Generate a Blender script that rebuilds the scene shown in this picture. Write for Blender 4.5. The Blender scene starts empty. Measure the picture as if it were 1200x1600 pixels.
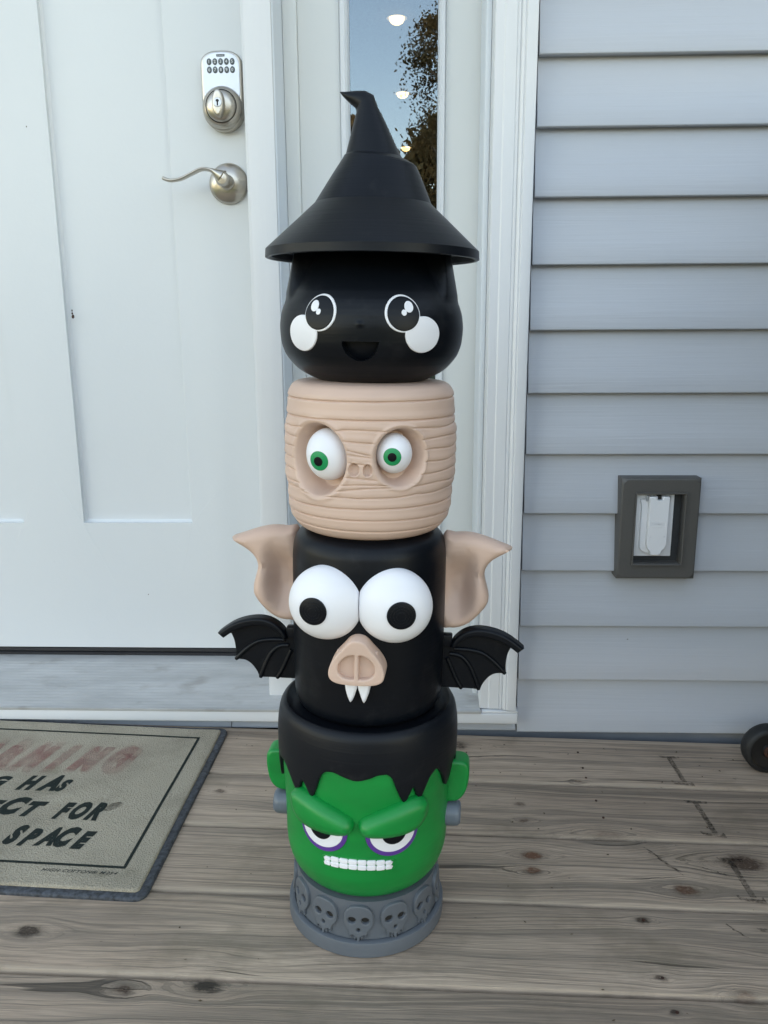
import bpy, bmesh, math, random
from math import sin, cos, pi, radians, exp, sqrt, atan2
from mathutils import Vector, Matrix, Euler
from mathutils.geometry import delaunay_2d_cdt
import mathutils.noise as mnoise

SC = bpy.context.scene
COL = SC.collection
random.seed(4)

# ------------------------------------------------------------------ camera
cam_d = bpy.data.cameras.new('camera')
cam = bpy.data.objects.new('camera', cam_d)
COL.objects.link(cam)
cam.location = (-0.192567, -1.369450, 0.729642)
cam.rotation_mode = 'XYZ'
cam.rotation_euler = (1.3432821, 0.0055947, 0.0303405)
cam_d.sensor_fit = 'VERTICAL'
cam_d.sensor_height = 24.0
cam_d.lens = 24.0 * 1284.75 / 1600.0
cam_d.clip_start = 0.02
cam_d.clip_end = 500
SC.camera = cam

# ------------------------------------------------------------------ world, sun, exposure
SUN_EL, SUN_AZ = radians(24), radians(200)      # the sun stands behind the house: the porch is in open shade
world = bpy.data.worlds.new('World')
SC.world = world
world.use_nodes = True
wn = world.node_tree
wn.nodes.clear()
sky = wn.nodes.new('ShaderNodeTexSky')
sky.sky_type = 'NISHITA'
sky.sun_disc = False
sky.sun_elevation = SUN_EL
sky.sun_rotation = radians(10)
sky.air_density = 1.0
sky.dust_density = 1.0
sky.ozone_density = 0.6
tint = wn.nodes.new('ShaderNodeMix')
tint.data_type = 'RGBA'; tint.blend_type = 'MULTIPLY'
tint.inputs[0].default_value = 1.0
tint.inputs[7].default_value = (1.0, 0.79, 0.605, 1)      # the camera's white balance for open shade
bg = wn.nodes.new('ShaderNodeBackground')
bg.inputs[1].default_value = 0.15
wo = wn.nodes.new('ShaderNodeOutputWorld')
wn.links.new(sky.outputs[0], tint.inputs[6])
wn.links.new(tint.outputs[2], bg.inputs[0])
wn.links.new(bg.outputs[0], wo.inputs[0])

sun_d = bpy.data.lights.new('sun', 'SUN')
sun_d.energy = 3.0
sun_d.angle = radians(0.5)
sun_d.color = (1.0, 0.93, 0.82)
sun = bpy.data.objects.new('sun', sun_d)
COL.objects.link(sun)
sdir = Vector((sin(radians(10)) * cos(SUN_EL), cos(radians(10)) * cos(SUN_EL), sin(SUN_EL)))   # towards the sun
sun.rotation_euler = sdir.to_track_quat('Z', 'Y').to_euler()
sun.location = (3, 20, 14)

SC.view_settings.view_transform = 'Standard'
SC.view_settings.look = 'None'
SC.view_settings.gamma = 1
SC.view_settings.use_curve_mapping = False
SC.view_settings.exposure = 2.83
SC.cycles.max_bounces = 8
SC.cycles.transparent_max_bounces = 12

# ------------------------------------------------------------------ material helpers
def srgb(r, g, b):
    f = lambda c: (c / 12.92 if c <= .04045 else ((c + .055) / 1.055) ** 2.4)
    return (f(r / 255), f(g / 255), f(b / 255), 1)

class NT:
    def __init__(s, name):
        s.m = bpy.data.materials.new(name)
        s.m.use_nodes = True
        s.t = s.m.node_tree
        s.b = s.t.nodes['Principled BSDF']
        s.out = s.t.nodes['Material Output']
    def n(s, typ, **kw):
        x = s.t.nodes.new(typ)
        for k, v in kw.items(): setattr(x, k, v)
        return x
    def l(s, a, b): s.t.links.new(a, b)
    def val(s, x, sock):
        if isinstance(x, (int, float)): sock.default_value = x
        elif isinstance(x, tuple): sock.default_value = x
        else: s.l(x, sock)
    def math(s, op, a, b=0.0, c=0.0):
        x = s.n('ShaderNodeMath', operation=op)
        s.val(a, x.inputs[0]); s.val(b, x.inputs[1])
        if len(x.inputs) > 2: s.val(c, x.inputs[2])
        return x.outputs[0]
    def obj(s, scale=(1, 1, 1), src='Object'):
        tc = s.n('ShaderNodeTexCoord')
        mp = s.n('ShaderNodeMapping')
        mp.inputs['Scale'].default_value = scale
        s.l(tc.outputs[src], mp.inputs[0])
        return mp.outputs[0]
    def noise(s, vec, scale=1.0, detail=3, rough=.5, dist=0.0):
        x = s.n('ShaderNodeTexNoise')
        x.inputs['Scale'].default_value = scale
        x.inputs['Detail'].default_value = detail
        x.inputs['Roughness'].default_value = rough
        x.inputs['Distortion'].default_value = dist
        s.l(vec, x.inputs['Vector'])
        return x.outputs['Fac']
    def ramp(s, fac, stops, interp='LINEAR'):
        x = s.n('ShaderNodeValToRGB')
        x.color_ramp.interpolation = interp
        e = x.color_ramp.elements
        while len(e) < len(stops): e.new(.5)
        for q, (p, c) in zip(e, stops):
            q.position = p
            q.color = c if isinstance(c, tuple) else (c, c, c, 1)
        s.val(fac, x.inputs[0])
        return x.outputs[0]
    def mix(s, fac, a, b, mode='MIX'):
        x = s.n('ShaderNodeMix'); x.data_type = 'RGBA'; x.blend_type = mode
        s.val(fac, x.inputs[0]); s.val(a, x.inputs[6]); s.val(b, x.inputs[7])
        return x.outputs[2]
    def bump(s, h, dist=.001, strength=1.0, prev=None):
        x = s.n('ShaderNodeBump')
        x.inputs['Distance'].default_value = dist
        x.inputs['Strength'].default_value = strength
        s.l(h, x.inputs['Height'])
        if prev is not None: s.l(prev, x.inputs['Normal'])
        return x.outputs[0]
    def fin(s, color=None, rough=None, metal=None, normal=None, spec=None):
        if color is not None: s.val(color, s.b.inputs['Base Color'])
        if rough is not None: s.val(rough, s.b.inputs['Roughness'])
        if metal is not None: s.val(metal, s.b.inputs['Metallic'])
        if spec is not None: s.val(spec, s.b.inputs['Specular IOR Level'])
        if normal is not None: s.l(normal, s.b.inputs['Normal'])
        return s.m

def plastic(name, c, rough=.45, var=.06, lines=1.0, spec=.5):
    """3D printed plastic: fine horizontal layer lines, faint tonal bands."""
    t = NT(name)
    v = t.obj((6, 6, 420))
    n = t.noise(v, 1, 2)
    n2 = t.noise(t.obj((9, 9, 26)), 1, 3)
    n3 = t.noise(t.obj((900, 900, 900)), 1, 1)
    dark = tuple(x * (1 - var * 2) for x in c[:3]) + (1,)
    lite = tuple(min(1, x * (1 + var)) for x in c[:3]) + (1,)
    col = t.mix(t.ramp(n2, [(.3, 0.), (.7, 1.)]), dark, lite)
    dust = t.noise(t.obj((22, 22, 22)), 1, 6, .7)
    col = t.mix(t.math('MULTIPLY', t.ramp(dust, [(.56, 0.), (.80, 1.)]), .05), col, (.26, .25, .24, 1))
    scr = t.noise(t.obj((260, 260, 30)), 1, 1)
    col = t.mix(t.math('MULTIPLY', t.ramp(scr, [(.80, 0.), (.84, 1.)]), .25), col, lite)
    bp = t.bump(n, .00022 * lines, .8)
    bp = t.bump(n3, .00004, .5, bp)
    r = t.math('MULTIPLY_ADD', n2, .12, rough - .06)
    return t.fin(col, r, normal=bp, spec=spec)

M = {}
M['black'] = plastic('black_print_plastic', (.0030, .0044, .0072, 1), .38, .1, 1.0, .22)
M['blackhair'] = plastic('charcoal_print_plastic', (.0046, .0060, .0090, 1), .42, .08, 1.0, .24)
M['white'] = plastic('white_print_plastic', (.80, .80, .83, 1), .45, .02, .8)
M['tan'] = plastic('skin_tan_print_plastic', (.60, .430, .340, 1), .5, .04, 1.0)
M['green'] = plastic('green_print_plastic', (.002, .235, .038, 1), .40, .1, .9)
M['brightgreen'] = plastic('iris_green_plastic', (.004, .27, .085, 1), .45, .05, .5)
M['purple'] = plastic('purple_print_plastic', (.10, .035, .27, 1), .45, .06, .8)
M['grey'] = plastic('grey_print_plastic', (.105, .118, .135, 1), .5, .05, 1.1)
M['bolt'] = plastic('blue_grey_print_plastic', (.12, .145, .175, 1), .36, .05, .8)

def painted(name, c, rough=.42, grain=None, dirt=.04, bumpd=.0004):
    t = NT(name)
    big = t.noise(t.obj((2.2, 2.2, 1.6)), 1, 4)
    fine = t.noise(t.obj((140, 140, 140)), 1, 2)
    sp = t.noise(t.obj((70, 70, 70)), 1, 1)
    spot = t.ramp(sp, [(.83, 0.), (.86, 1.)])
    c2 = tuple(x * (1 - dirt * 2) for x in c[:3]) + (1,)
    col = t.mix(t.ramp(big, [(.35, 0.), (.7, 1.)]), c, c2)
    col = t.mix(t.math('MULTIPLY', spot, .35), col, (c[0] * .45, c[1] * .42, c[2] * .38, 1))
    bp = t.bump(fine, bumpd, .35)
    if grain:
        g = t.noise(t.obj(grain), 1, 3, .6)
        bp = t.bump(g, .0012, .7, bp)
    bp = t.bump(big, .004, .35, bp)
    return t.fin(col, rough, normal=bp)

M['door'] = painted('door_white_paint', (.69, .71, .72, 1), .38, None, .02)
M['trim'] = painted('trim_white_paint', (.71, .72, .735, 1), .45, (60, 60, 4), .03)
M['jamb'] = painted('rough_painted_jamb', (.70, .74, .78, 1), .55, (120, 90, 3), .05)
M['sidelight'] = painted('sidelight_white', (.71, .72, .705, 1), .42, None, .02)
M['vinyltrim'] = painted('vinyl_white_trim', (.72, .735, .755, 1), .4, None, .03)

def siding_mat():
    t = NT('vinyl_siding')
    g = t.noise(t.obj((3.5, 30, 170)), 1, 4, .6, .6)
    big = t.noise(t.obj((1.5, 1, 5)), 1, 4)
    sp = t.noise(t.obj((38, 38, 38)), 1, 1)
    col = t.mix(t.ramp(big, [(.3, 0.), (.72, 1.)]), (.475, .500, .545, 1), (.435, .460, .505, 1))
    col = t.mix(t.math('MULTIPLY', t.ramp(sp, [(.84, 0.), (.85, 1.)]), .7), col, (.1, .09, .08, 1))
    bp = t.bump(g, .0009, .55)
    bp = t.bump(big, .006, .5, bp)
    return t.fin(col, .42, normal=bp)
M['siding'] = siding_mat()

def wood_mat():
    t = NT('weathered_deck_wood')
    tc = t.n('ShaderNodeTexCoord')
    sep = t.n('ShaderNodeSeparateXYZ')
    t.l(tc.outputs['Object'], sep.inputs[0])
    X, Y, Z = sep.outputs
    oi = t.n('ShaderNodeObjectInfo')
    rnd = oi.outputs['Random']
    def comb(x, y, z):
        c = t.n('ShaderNodeCombineXYZ')
        t.val(x, c.inputs[0]); t.val(y, c.inputs[1]); t.val(z, c.inputs[2])
        return c.outputs[0]
    rz = t.math('MULTIPLY', rnd, 37.0)
    warp = t.noise(comb(t.math('MULTIPLY', X, 1.6), t.math('MULTIPLY', Y, 7), rz), 1, 2)
    v = t.math('MULTIPLY_ADD', warp, .085, Y)
    w2 = t.noise(comb(t.math('MULTIPLY', X, 9), t.math('MULTIPLY', Y, 30), rz), 1, 2)
    v = t.math('MULTIPLY_ADD', w2, .007, v)
    # knots: (x, y, radius, strength, rusty 0..1)
    KN = [(-.021, -.351, .013, 1., 1.), (-.024, -.383, .011, .9, 1.), (.174, -.412, .014, .9, .8), (.272, -.351, .026, 1., .25),
          (.101, -.472, .008, .9, .2), (.095, -.566, .006, .8, .2), (.098, -.614, .005, .9, .1), (.183, -.590, .012, 1., .8),
          (-.651, -.531, .014, 1., .1), (-.418, -.603, .013, 1.3, .0), (-.508, -.612, .010, .8, .3), (-.112, -.050, .021, .8, .1),
          (-.020, -.268, .008, .7, .7), (-.489, -.217, .007, .7, .3), (.097, -.300, .020, .45, .9), (.083, -.155, .006, .8, .4),
          (.42, -.52, .016, 1., .5), (-.84, -.60, .015, 1., .5), (-.15, -.70, .012, 1., .4), (-.02, -.225, .008, .6, .6)]
    kd = None; kr = None
    kw = t.math('MULTIPLY', t.math('SUBTRACT', t.noise(comb(t.math('MULTIPLY', X, 70), t.math('MULTIPLY', Y, 90), rz), 1, 3), .5), .013)
    XK = t.math('ADD', X, kw); YK = t.math('SUBTRACT', Y, t.math('MULTIPLY', kw, .7))
    for (kx, ky, r, s, ru) in KN:
        dx = t.math('MULTIPLY', t.math('SUBTRACT', XK, kx), .62)
        dy = t.math('SUBTRACT', YK, ky)
        d2 = t.math('ADD', t.math('MULTIPLY', dx, dx), t.math('MULTIPLY', dy, dy))
        g = t.math('POWER', 2.718, t.math('MULTIPLY', d2, -1 / (2 * (r * 1.25) ** 2)))
        sg = t.math('MULTIPLY', g, r * 1.5)
        sgn = t.math('MULTIPLY', t.math('TANH', t.math('MULTIPLY', dy, 260)), sg)
        v = t.math('SUBTRACT', v, sgn)
        core = t.math('POWER', 2.718, t.math('MULTIPLY', d2, -1 / (2 * (r * .42) ** 2)))
        core = t.math('MULTIPLY', t.math('MINIMUM', t.math('MULTIPLY', core, 1.7), 1.0), s)
        kd = core if kd is None else t.math('MAXIMUM', kd, core)
        rr = t.math('MULTIPLY', core, ru)
        kr = rr if kr is None else t.math('MAXIMUM', kr, rr)
    ring = t.noise(comb(t.math('MULTIPLY', X, 1.1), t.math('MULTIPLY', v, 235), rz), 1, 3, .6)
    wide = t.noise(comb(t.math('MULTIPLY', X, .9), t.math('MULTIPLY', v, 42), rz), 1, 2, .5)
    fib = t.noise(comb(t.math('MULTIPLY', X, 16), t.math('MULTIPLY', Y, 700), rz), 1, 3, .6)
    stain = t.noise(comb(t.math('MULTIPLY', X, 3.2), t.math('MULTIPLY', Y, 6), rz), 1, 4, .6)
    crack = t.noise(comb(t.math('MULTIPLY', X, 3.0), t.math('MULTIPLY', v, 95), t.math('ADD', rz, 9)), 1, 1)
    speck = t.noise(comb(t.math('MULTIPLY', X, 60), t.math('MULTIPLY', Y, 110), rz), 1, 2)
    base = t.mix(t.ramp(stain, [(.3, 0.), (.7, 1.)]), (.57, .440, .328, 1), (.40, .300, .218, 1))
    lines = t.ramp(ring, [(.38, 1.), (.47, .35), (.58, 0.)])
    col = t.mix(t.math('MULTIPLY', lines, .52), base, (.105, .086, .066, 1))
    col = t.mix(t.math('MULTIPLY', t.ramp(wide, [(.38, 1.), (.48, 0.)]), .40), col, (.125, .108, .088, 1))
    col = t.mix(t.math('MULTIPLY', t.ramp(fib, [(.35, 1.), (.58, 0.)]), .50), col, (.15, .128, .10, 1))
    ck = t.ramp(crack, [(.255, 1.), (.285, 0.)])
    col = t.mix(t.math('MULTIPLY', ck, .75), col, (.035, .030, .024, 1))
    col = t.mix(t.math('MULTIPLY', t.ramp(speck, [(.76, 0.), (.80, 1.)]), .6), col, (.05, .04, .03, 1))
    kmod = t.math('MULTIPLY', kd, t.math('MULTIPLY_ADD', t.noise(comb(t.math('MULTIPLY', X, 240), t.math('MULTIPLY', Y, 330), rz), 1, 3), 1.3, .3))
    kcl = t.math('MINIMUM', kmod, .92)
    col = t.mix(kcl, col, t.mix(t.math('MINIMUM', kr, 1.), (.028, .022, .016, 1), (.135, .060, .030, 1)))
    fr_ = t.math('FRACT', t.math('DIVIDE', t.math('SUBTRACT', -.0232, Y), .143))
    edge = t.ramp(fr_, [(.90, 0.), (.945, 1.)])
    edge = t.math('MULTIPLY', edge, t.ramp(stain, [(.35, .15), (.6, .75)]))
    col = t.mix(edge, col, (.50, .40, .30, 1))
    gn = t.noise(comb(t.math('MULTIPLY', X, 7), t.math('MULTIPLY', Y, 10), t.math('ADD', rz, 4)), 1, 5, .65)
    col = t.mix(t.math('MULTIPLY', t.ramp(gn, [(.54, 0.), (.70, 1.)]), .45), col, (.16, .128, .085, 1))
    # per board brightness
    bri = t.math('MULTIPLY_ADD', rnd, .22, .86)
    col = t.mix(1.0, col, comb(bri, bri, bri), 'MULTIPLY')
    h = t.math('SUBTRACT', t.math('MULTIPLY_ADD', fib, .25, ring), t.math('MULTIPLY', ck, .9))
    h = t.math('SUBTRACT', h, t.math('MULTIPLY', kcl, .7))
    bp = t.bump(h, .0014, .9)
    return t.fin(col, t.math('MULTIPLY_ADD', stain, .2, .62), normal=bp, spec=.3)
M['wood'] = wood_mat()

def alu_mat():
    t = NT('grey_threshold_aluminium')
    n = t.noise(t.obj((5, 22, 5)), 1, 5, .65)
    col = t.mix(t.ramp(n, [(.3, 0.), (.7, 1.)]), (.38, .38, .375, 1), (.53, .53, .525, 1))
    d = t.noise(t.obj((14, 30, 10)), 1, 3)
    col = t.mix(t.math('MULTIPLY', t.ramp(d, [(.60, 0.), (.74, 1.)]), .40), col, (.20, .17, .145, 1))
    return t.fin(col, .5, .25)
M['alu'] = alu_mat()

def nickel(name='satin_nickel', c=(.50, .46, .40, 1), rough=.27):
    t = NT(name)
    n = t.noise(t.obj((30, 30, 900)), 1, 2)
    return t.fin(c, t.math('MULTIPLY_ADD', n, .08, rough - .02), .96, t.bump(n, .00001, .3))
M['nickel'] = nickel()
M['nickelface'] = nickel('satin_silver_face', (.62, .64, .68, 1), .42)
M['keypad'] = plastic('rubber_key_dark', (.10, .115, .12, 1), .45, .05, .2)
M['digit'] = plastic('key_digit_white', (.62, .64, .66, 1), .5, .02, .2)
M['darkslot'] = plastic('dark_slot', (.012, .011, .010, 1), .6, .05, .2)

def simple(name, c, rough=.6, metal=0.0, nscale=60, bumpd=.0004, var=.15):
    t = NT(name)
    n = t.noise(t.obj((nscale,) * 3), 1, 4, .6)
    c2 = tuple(x * (1 - var * 2) for x in c[:3]) + (1,)
    return t.fin(t.mix(t.ramp(n, [(.3, 0.), (.7, 1.)]), c, c2), rough, metal, t.bump(n, bumpd, .6))
M['gasket'] = simple('black_rubber_sweep', (.018, .018, .022, 1), .5)
M['shadowgap'] = simple('dark_framing_gap', (.03, .03, .028, 1), .9)
M['box'] = simple('grey_mounting_block', (.088, .085, .080, 1), .48, 0, 300, .0003, .05)
M['boxin'] = simple('grey_mounting_block_recess', (.030, .033, .037, 1), .6)
M['cover'] = painted('outlet_cover_plastic', (.78, .79, .81, 1), .4, None, .04)
M['rubber'] = simple('worn_black_rubber', (.012, .0125, .013, 1), .6, 0, 90, .0006, .3)
M['hub'] = simple('black_wheel_plastic', (.006, .006, .007, 1), .55)
M['rust'] = simple('rusty_steel', (.075, .028, .016, 1), .7, .2, 220, .0006, .35)
M['crumb'] = simple('brown_crumb', (.09, .065, .04, 1), .9)
M['steel'] = simple('bright_bolt_steel', (.55, .60, .66, 1), .3, .9)
M['cart'] = simple('black_painted_cart', (.022, .022, .024, 1), .5)
M['concrete'] = simple('foundation_concrete', (.30, .29, .27, 1), .85, 0, 20, .003)
M['shingle'] = simple('roof_shingle', (.09, .085, .08, 1), .9, 0, 25, .004)
M['soffit'] = painted('white_soffit', (.72, .73, .74, 1), .5)
M['flash'] = simple('blue_grey_starter_board', (.23, .25, .285, 1), .5, 0, 8, .001, .08)
M['interior'] = simple('interior_wall_paint', (.34, .31, .27, 1), .8)
M['intfloor'] = simple('interior_wood_floor', (.13, .075, .04, 1), .5)

def mat_carpet():
    t = NT('doormat_pile')
    fine = t.noise(t.obj((900, 900, 900)), 1, 2, .7)
    loop = t.n('ShaderNodeTexVoronoi'); loop.inputs['Scale'].default_value = 420
    t.l(t.obj(), loop.inputs['Vector'])
    big = t.noise(t.obj((5, 7, 5)), 1, 5, .6)
    bl = t.noise(t.obj((11, 14, 5)), 1, 3)
    col = t.mix(t.ramp(fine, [(.3, 0.), (.7, 1.)]), (.25, .215, .160, 1), (.50, .445, .345, 1))
    col = t.mix(t.math('MULTIPLY', t.ramp(big, [(.42, 0.), (.68, 1.)]), .55), col, (.145, .130, .098, 1))
    col = t.mix(t.math('MULTIPLY', t.ramp(bl, [(.62, 0.), (.75, 1.)]), .4), col, (.13, .12, .065, 1))
    return t.fin(col, .95, normal=t.bump(loop.outputs['Distance'], .0016, .8), spec=.1), t
M['pile'], _t = mat_carpet()

def ink(name, c, lo, hi, scale, maxa=1.0):
    """flat print on the pile: worn, so the pile shows through"""
    t = NT(name)
    n = t.noise(t.obj((scale, scale, scale)), 1, 3, .7)
    a = t.math('MULTIPLY', t.ramp(n, [(lo, 0.), (hi, 1.)]), maxa)
    f = t.noise(t.obj((900, 900, 900)), 1, 2, .7)
    c2 = tuple(x * .5 for x in c[:3]) + (1,)
    t.fin(t.mix(t.ramp(f, [(.3, 0.), (.7, 1.)]), c2, c), .95, spec=.1)
    t.l(a, t.b.inputs['Alpha'])
    return t.m
M['inkblack'] = ink('black_mat_print', (.030, .038, .034, 1), .22, .38, 500, .95)
M['inkfine'] = ink('fine_mat_print', (.045, .05, .048, 1), .20, .45, 900, .9)
M['inkred'] = ink('faded_red_mat_print', (.46, .19, .17, 1), .20, .85, 38, .42)
M['stamp'] = ink('grey_lumber_stamp', (.045, .042, .038, 1), .34, .66, 190, .72)
M['stainm'] = ink('brown_mat_stain', (.055, .042, .03, 1), .35, .62, 160, .55)
M['matedge'] = simple('worn_blue_black_mat_rubber', (.075, .084, .100, 1), .6, 0, 160, .001, .45)

def glass_mat():
    t = NT('coated_window_glass')
    g = t.n('ShaderNodeBsdfGlossy'); g.inputs['Roughness'].default_value = 0.0
    g.inputs['Color'].default_value = (.72, .84, 1, 1)
    tr = t.n('ShaderNodeBsdfTransparent'); tr.inputs['Color'].default_value = (.72, .76, .74, 1)
    fr = t.n('ShaderNodeFresnel'); fr.inputs['IOR'].default_value = 1.5
    f = t.math('MULTIPLY_ADD', fr.outputs[0], .9, .070)
    mx = t.n('ShaderNodeMixShader')
    t.l(f, mx.inputs[0]); t.l(tr.outputs[0], mx.inputs[1]); t.l(g.outputs[0], mx.inputs[2])
    t.l(mx.outputs[0], t.out.inputs[0])
    return t.m
M['glass'] = glass_mat()

def emit(name, c, s):
    t = NT(name)
    t.fin((.8, .8, .8, 1), .5)
    t.b.inputs['Emission Color'].default_value = c
    t.b.inputs['Emission Strength'].default_value = s
    return t.m
M['lamp'] = emit('warm_downlight_lens', (1, .60, .24, 1), .75)

def leaf_mat(name, a, b):
    t = NT(name)
    n = t.noise(t.obj((1.1, 1.1, 1.1)), 1, 3)
    return t.fin(t.mix(t.ramp(n, [(.35, 0.), (.65, 1.)]), a, b), .7, spec=.2)
M['leafbrown'] = leaf_mat('autumn_leaves', (.060, .042, .016, 1), (.10, .062, .022, 1))
M['leafgreen'] = leaf_mat('dull_green_leaves', (.045, .060, .020, 1), (.095, .085, .028, 1))
M['leafolive'] = leaf_mat('olive_leaves', (.036, .032, .014, 1), (.062, .044, .018, 1))
M['bark'] = simple('tree_bark', (.06, .05, .04, 1), .9, 0, 12, .01)
M['grass'] = simple('lawn_grass', (.05, .075, .025, 1), .9, 0, 3, .01, .25)

# ------------------------------------------------------------------ object helpers
def mesh_obj(name, verts, faces, mat, parent=None, smooth=None, mats=None, fmat=None):
    me = bpy.data.meshes.new(name)
    me.from_pydata([tuple(v) for v in verts], [], faces)
    if isinstance(mat, (list, tuple)):
        for m in mat: me.materials.append(m)
    else:
        me.materials.append(mat)
    if fmat:
        me.polygons.foreach_set('material_index', fmat)
    if smooth is not None:
        me.polygons.foreach_set('use_smooth', [True] * len(me.polygons))
        if smooth < 180:
            me.set_sharp_from_angle(angle=radians(smooth))
    me.update()
    o = bpy.data.objects.new(name, me)
    COL.objects.link(o)
    if parent is not None: o.parent = parent
    return o

def bm_obj(name, bm, mat, parent=None, smooth=None):
    bmesh.ops.recalc_face_normals(bm, faces=bm.faces)
    me = bpy.data.meshes.new(name)
    bm.to_mesh(me); bm.free()
    me.materials.append(mat)
    if smooth is not None:
        me.polygons.foreach_set('use_smooth', [True] * len(me.polygons))
        if smooth < 180: me.set_sharp_from_angle(angle=radians(smooth))
    o = bpy.data.objects.new(name, me)
    COL.objects.link(o)
    if parent is not None: o.parent = parent
    return o

def empty(name, mat=Matrix.Identity(4), label=None, cat=None, group=None, kind=None):
    o = bpy.data.objects.new(name, None)
    o.empty_display_size = .05
    COL.objects.link(o)
    o.matrix_world = mat
    tag(o, label, cat, group, kind)
    return o
def tag(o, label=None, cat=None, group=None, kind=None):
    if label: o['label'] = label
    if cat: o['category'] = cat
    if group: o['group'] = group
    if kind: o['kind'] = kind
    return o

def add_box(bm, x0, x1, y0, y1, z0, z1, bev=0.0, seg=2):
    r = bmesh.ops.create_cube(bm, size=1)
    vs = r['verts']
    for v in vs:
        v.co = Vector(((x0 + x1) / 2 + v.co.x * (x1 - x0), (y0 + y1) / 2 + v.co.y * (y1 - y0), (z0 + z1) / 2 + v.co.z * (z1 - z0)))
    if bev > 0:
        es = list({e for v in vs for e in v.link_edges})
        bmesh.ops.bevel(bm, geom=es, offset=bev, segments=seg, affect='EDGES', profile=.5)
    return bm
def box(name, x0, x1, y0, y1, z0, z1, mat, parent=None, bev=.0015, seg=2):
    bm = bmesh.new(); add_box(bm, x0, x1, y0, y1, z0, z1, bev, seg)
    return bm_obj(name, bm, mat, parent, 40)

def prism_z(name, prof, z0, z1, mat, parent=None, smooth=35):
    """closed (x,y) profile extruded in z"""
    n = len(prof)
    vs = [(x, y, z0) for x, y in prof] + [(x, y, z1) for x, y in prof]
    fs = [(i, (i + 1) % n, n + (i + 1) % n, n + i) for i in range(n)]
    fs += [tuple(range(n))[::-1], tuple(range(n, 2 * n))]
    bm = bmesh.new()
    bv = [bm.verts.new(v) for v in vs]
    for f in fs: bm.faces.new([bv[i] for i in f])
    return bm_obj(name, bm, mat, parent, smooth)
def prism_x(name, prof, x0, x1, mat, parent=None, smooth=35, nx=1, wav=None):
    """closed (y,z) profile extruded in x"""
    n = len(prof)
    bm = bmesh.new(); rows = []
    for k in range(nx + 1):
        x = x0 + (x1 - x0) * k / nx
        rows.append([bm.verts.new((x, y + (wav(x, z) if wav else 0), z)) for y, z in prof])
    for k in range(nx):
        for i in range(n):
            bm.faces.new((rows[k][i], rows[k][(i + 1) % n], rows[k + 1][(i + 1) % n], rows[k + 1][i]))
    bm.faces.new(rows[0][::-1]); bm.faces.new(rows[-1])
    return bm_obj(name, bm, mat, parent, smooth)

def catmull(pts, sub=6, closed=True):
    n = len(pts); out = []
    rng = range(n) if closed else range(n - 1)
    for i in rng:
        if closed: p = [pts[(i + k - 1) % n] for k in range(4)]
        else: p = [pts[max(0, min(n - 1, i + k - 1))] for k in range(4)]
        for s in range(sub):
            t = s / sub
            out.append(tuple(.5 * (2 * p[1][d] + (p[2][d] - p[0][d]) * t + (2 * p[0][d] - 5 * p[1][d] + 4 * p[2][d] - p[3][d]) * t * t + (3 * p[1][d] - p[0][d] - 3 * p[2][d] + p[3][d]) * t ** 3) for d in range(len(pts[0]))))
    if not closed: out.append(tuple(pts[-1]))
    return out
def ellipse(cx, cy, a, b, n=32, rot=0.0):
    return [(cx + a * cos(2 * pi * i / n) * cos(rot) - b * sin(2 * pi * i / n) * sin(rot), cy + a * cos(2 * pi * i / n) * sin(rot) + b * sin(2 * pi * i / n) * cos(rot)) for i in range(n)]
def pip(x, y, poly):
    c = False; j = len(poly) - 1
    for i in range(len(poly)):
        if (poly[i][1] > y) != (poly[j][1] > y) and x < (poly[j][0] - poly[i][0]) * (y - poly[i][1]) / (poly[j][1] - poly[i][1]) + poly[i][0]:
            c = not c
        j = i
    return c
def dseg(x, y, loops):
    best = 9e9
    for poly in loops:
        n = len(poly)
        for i in range(n):
            ax_, ay = poly[i]; bx, by = poly[(i + 1) % n]
            dx, dy = bx - ax_, by - ay
            L = dx * dx + dy * dy
            t = 0 if L == 0 else max(0, min(1, ((x - ax_) * dx + (y - ay) * dy) / L))
            d = (x - ax_ - t * dx) ** 2 + (y - ay - t * dy) ** 2
            if d < best: best = d
    return sqrt(best)

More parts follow.
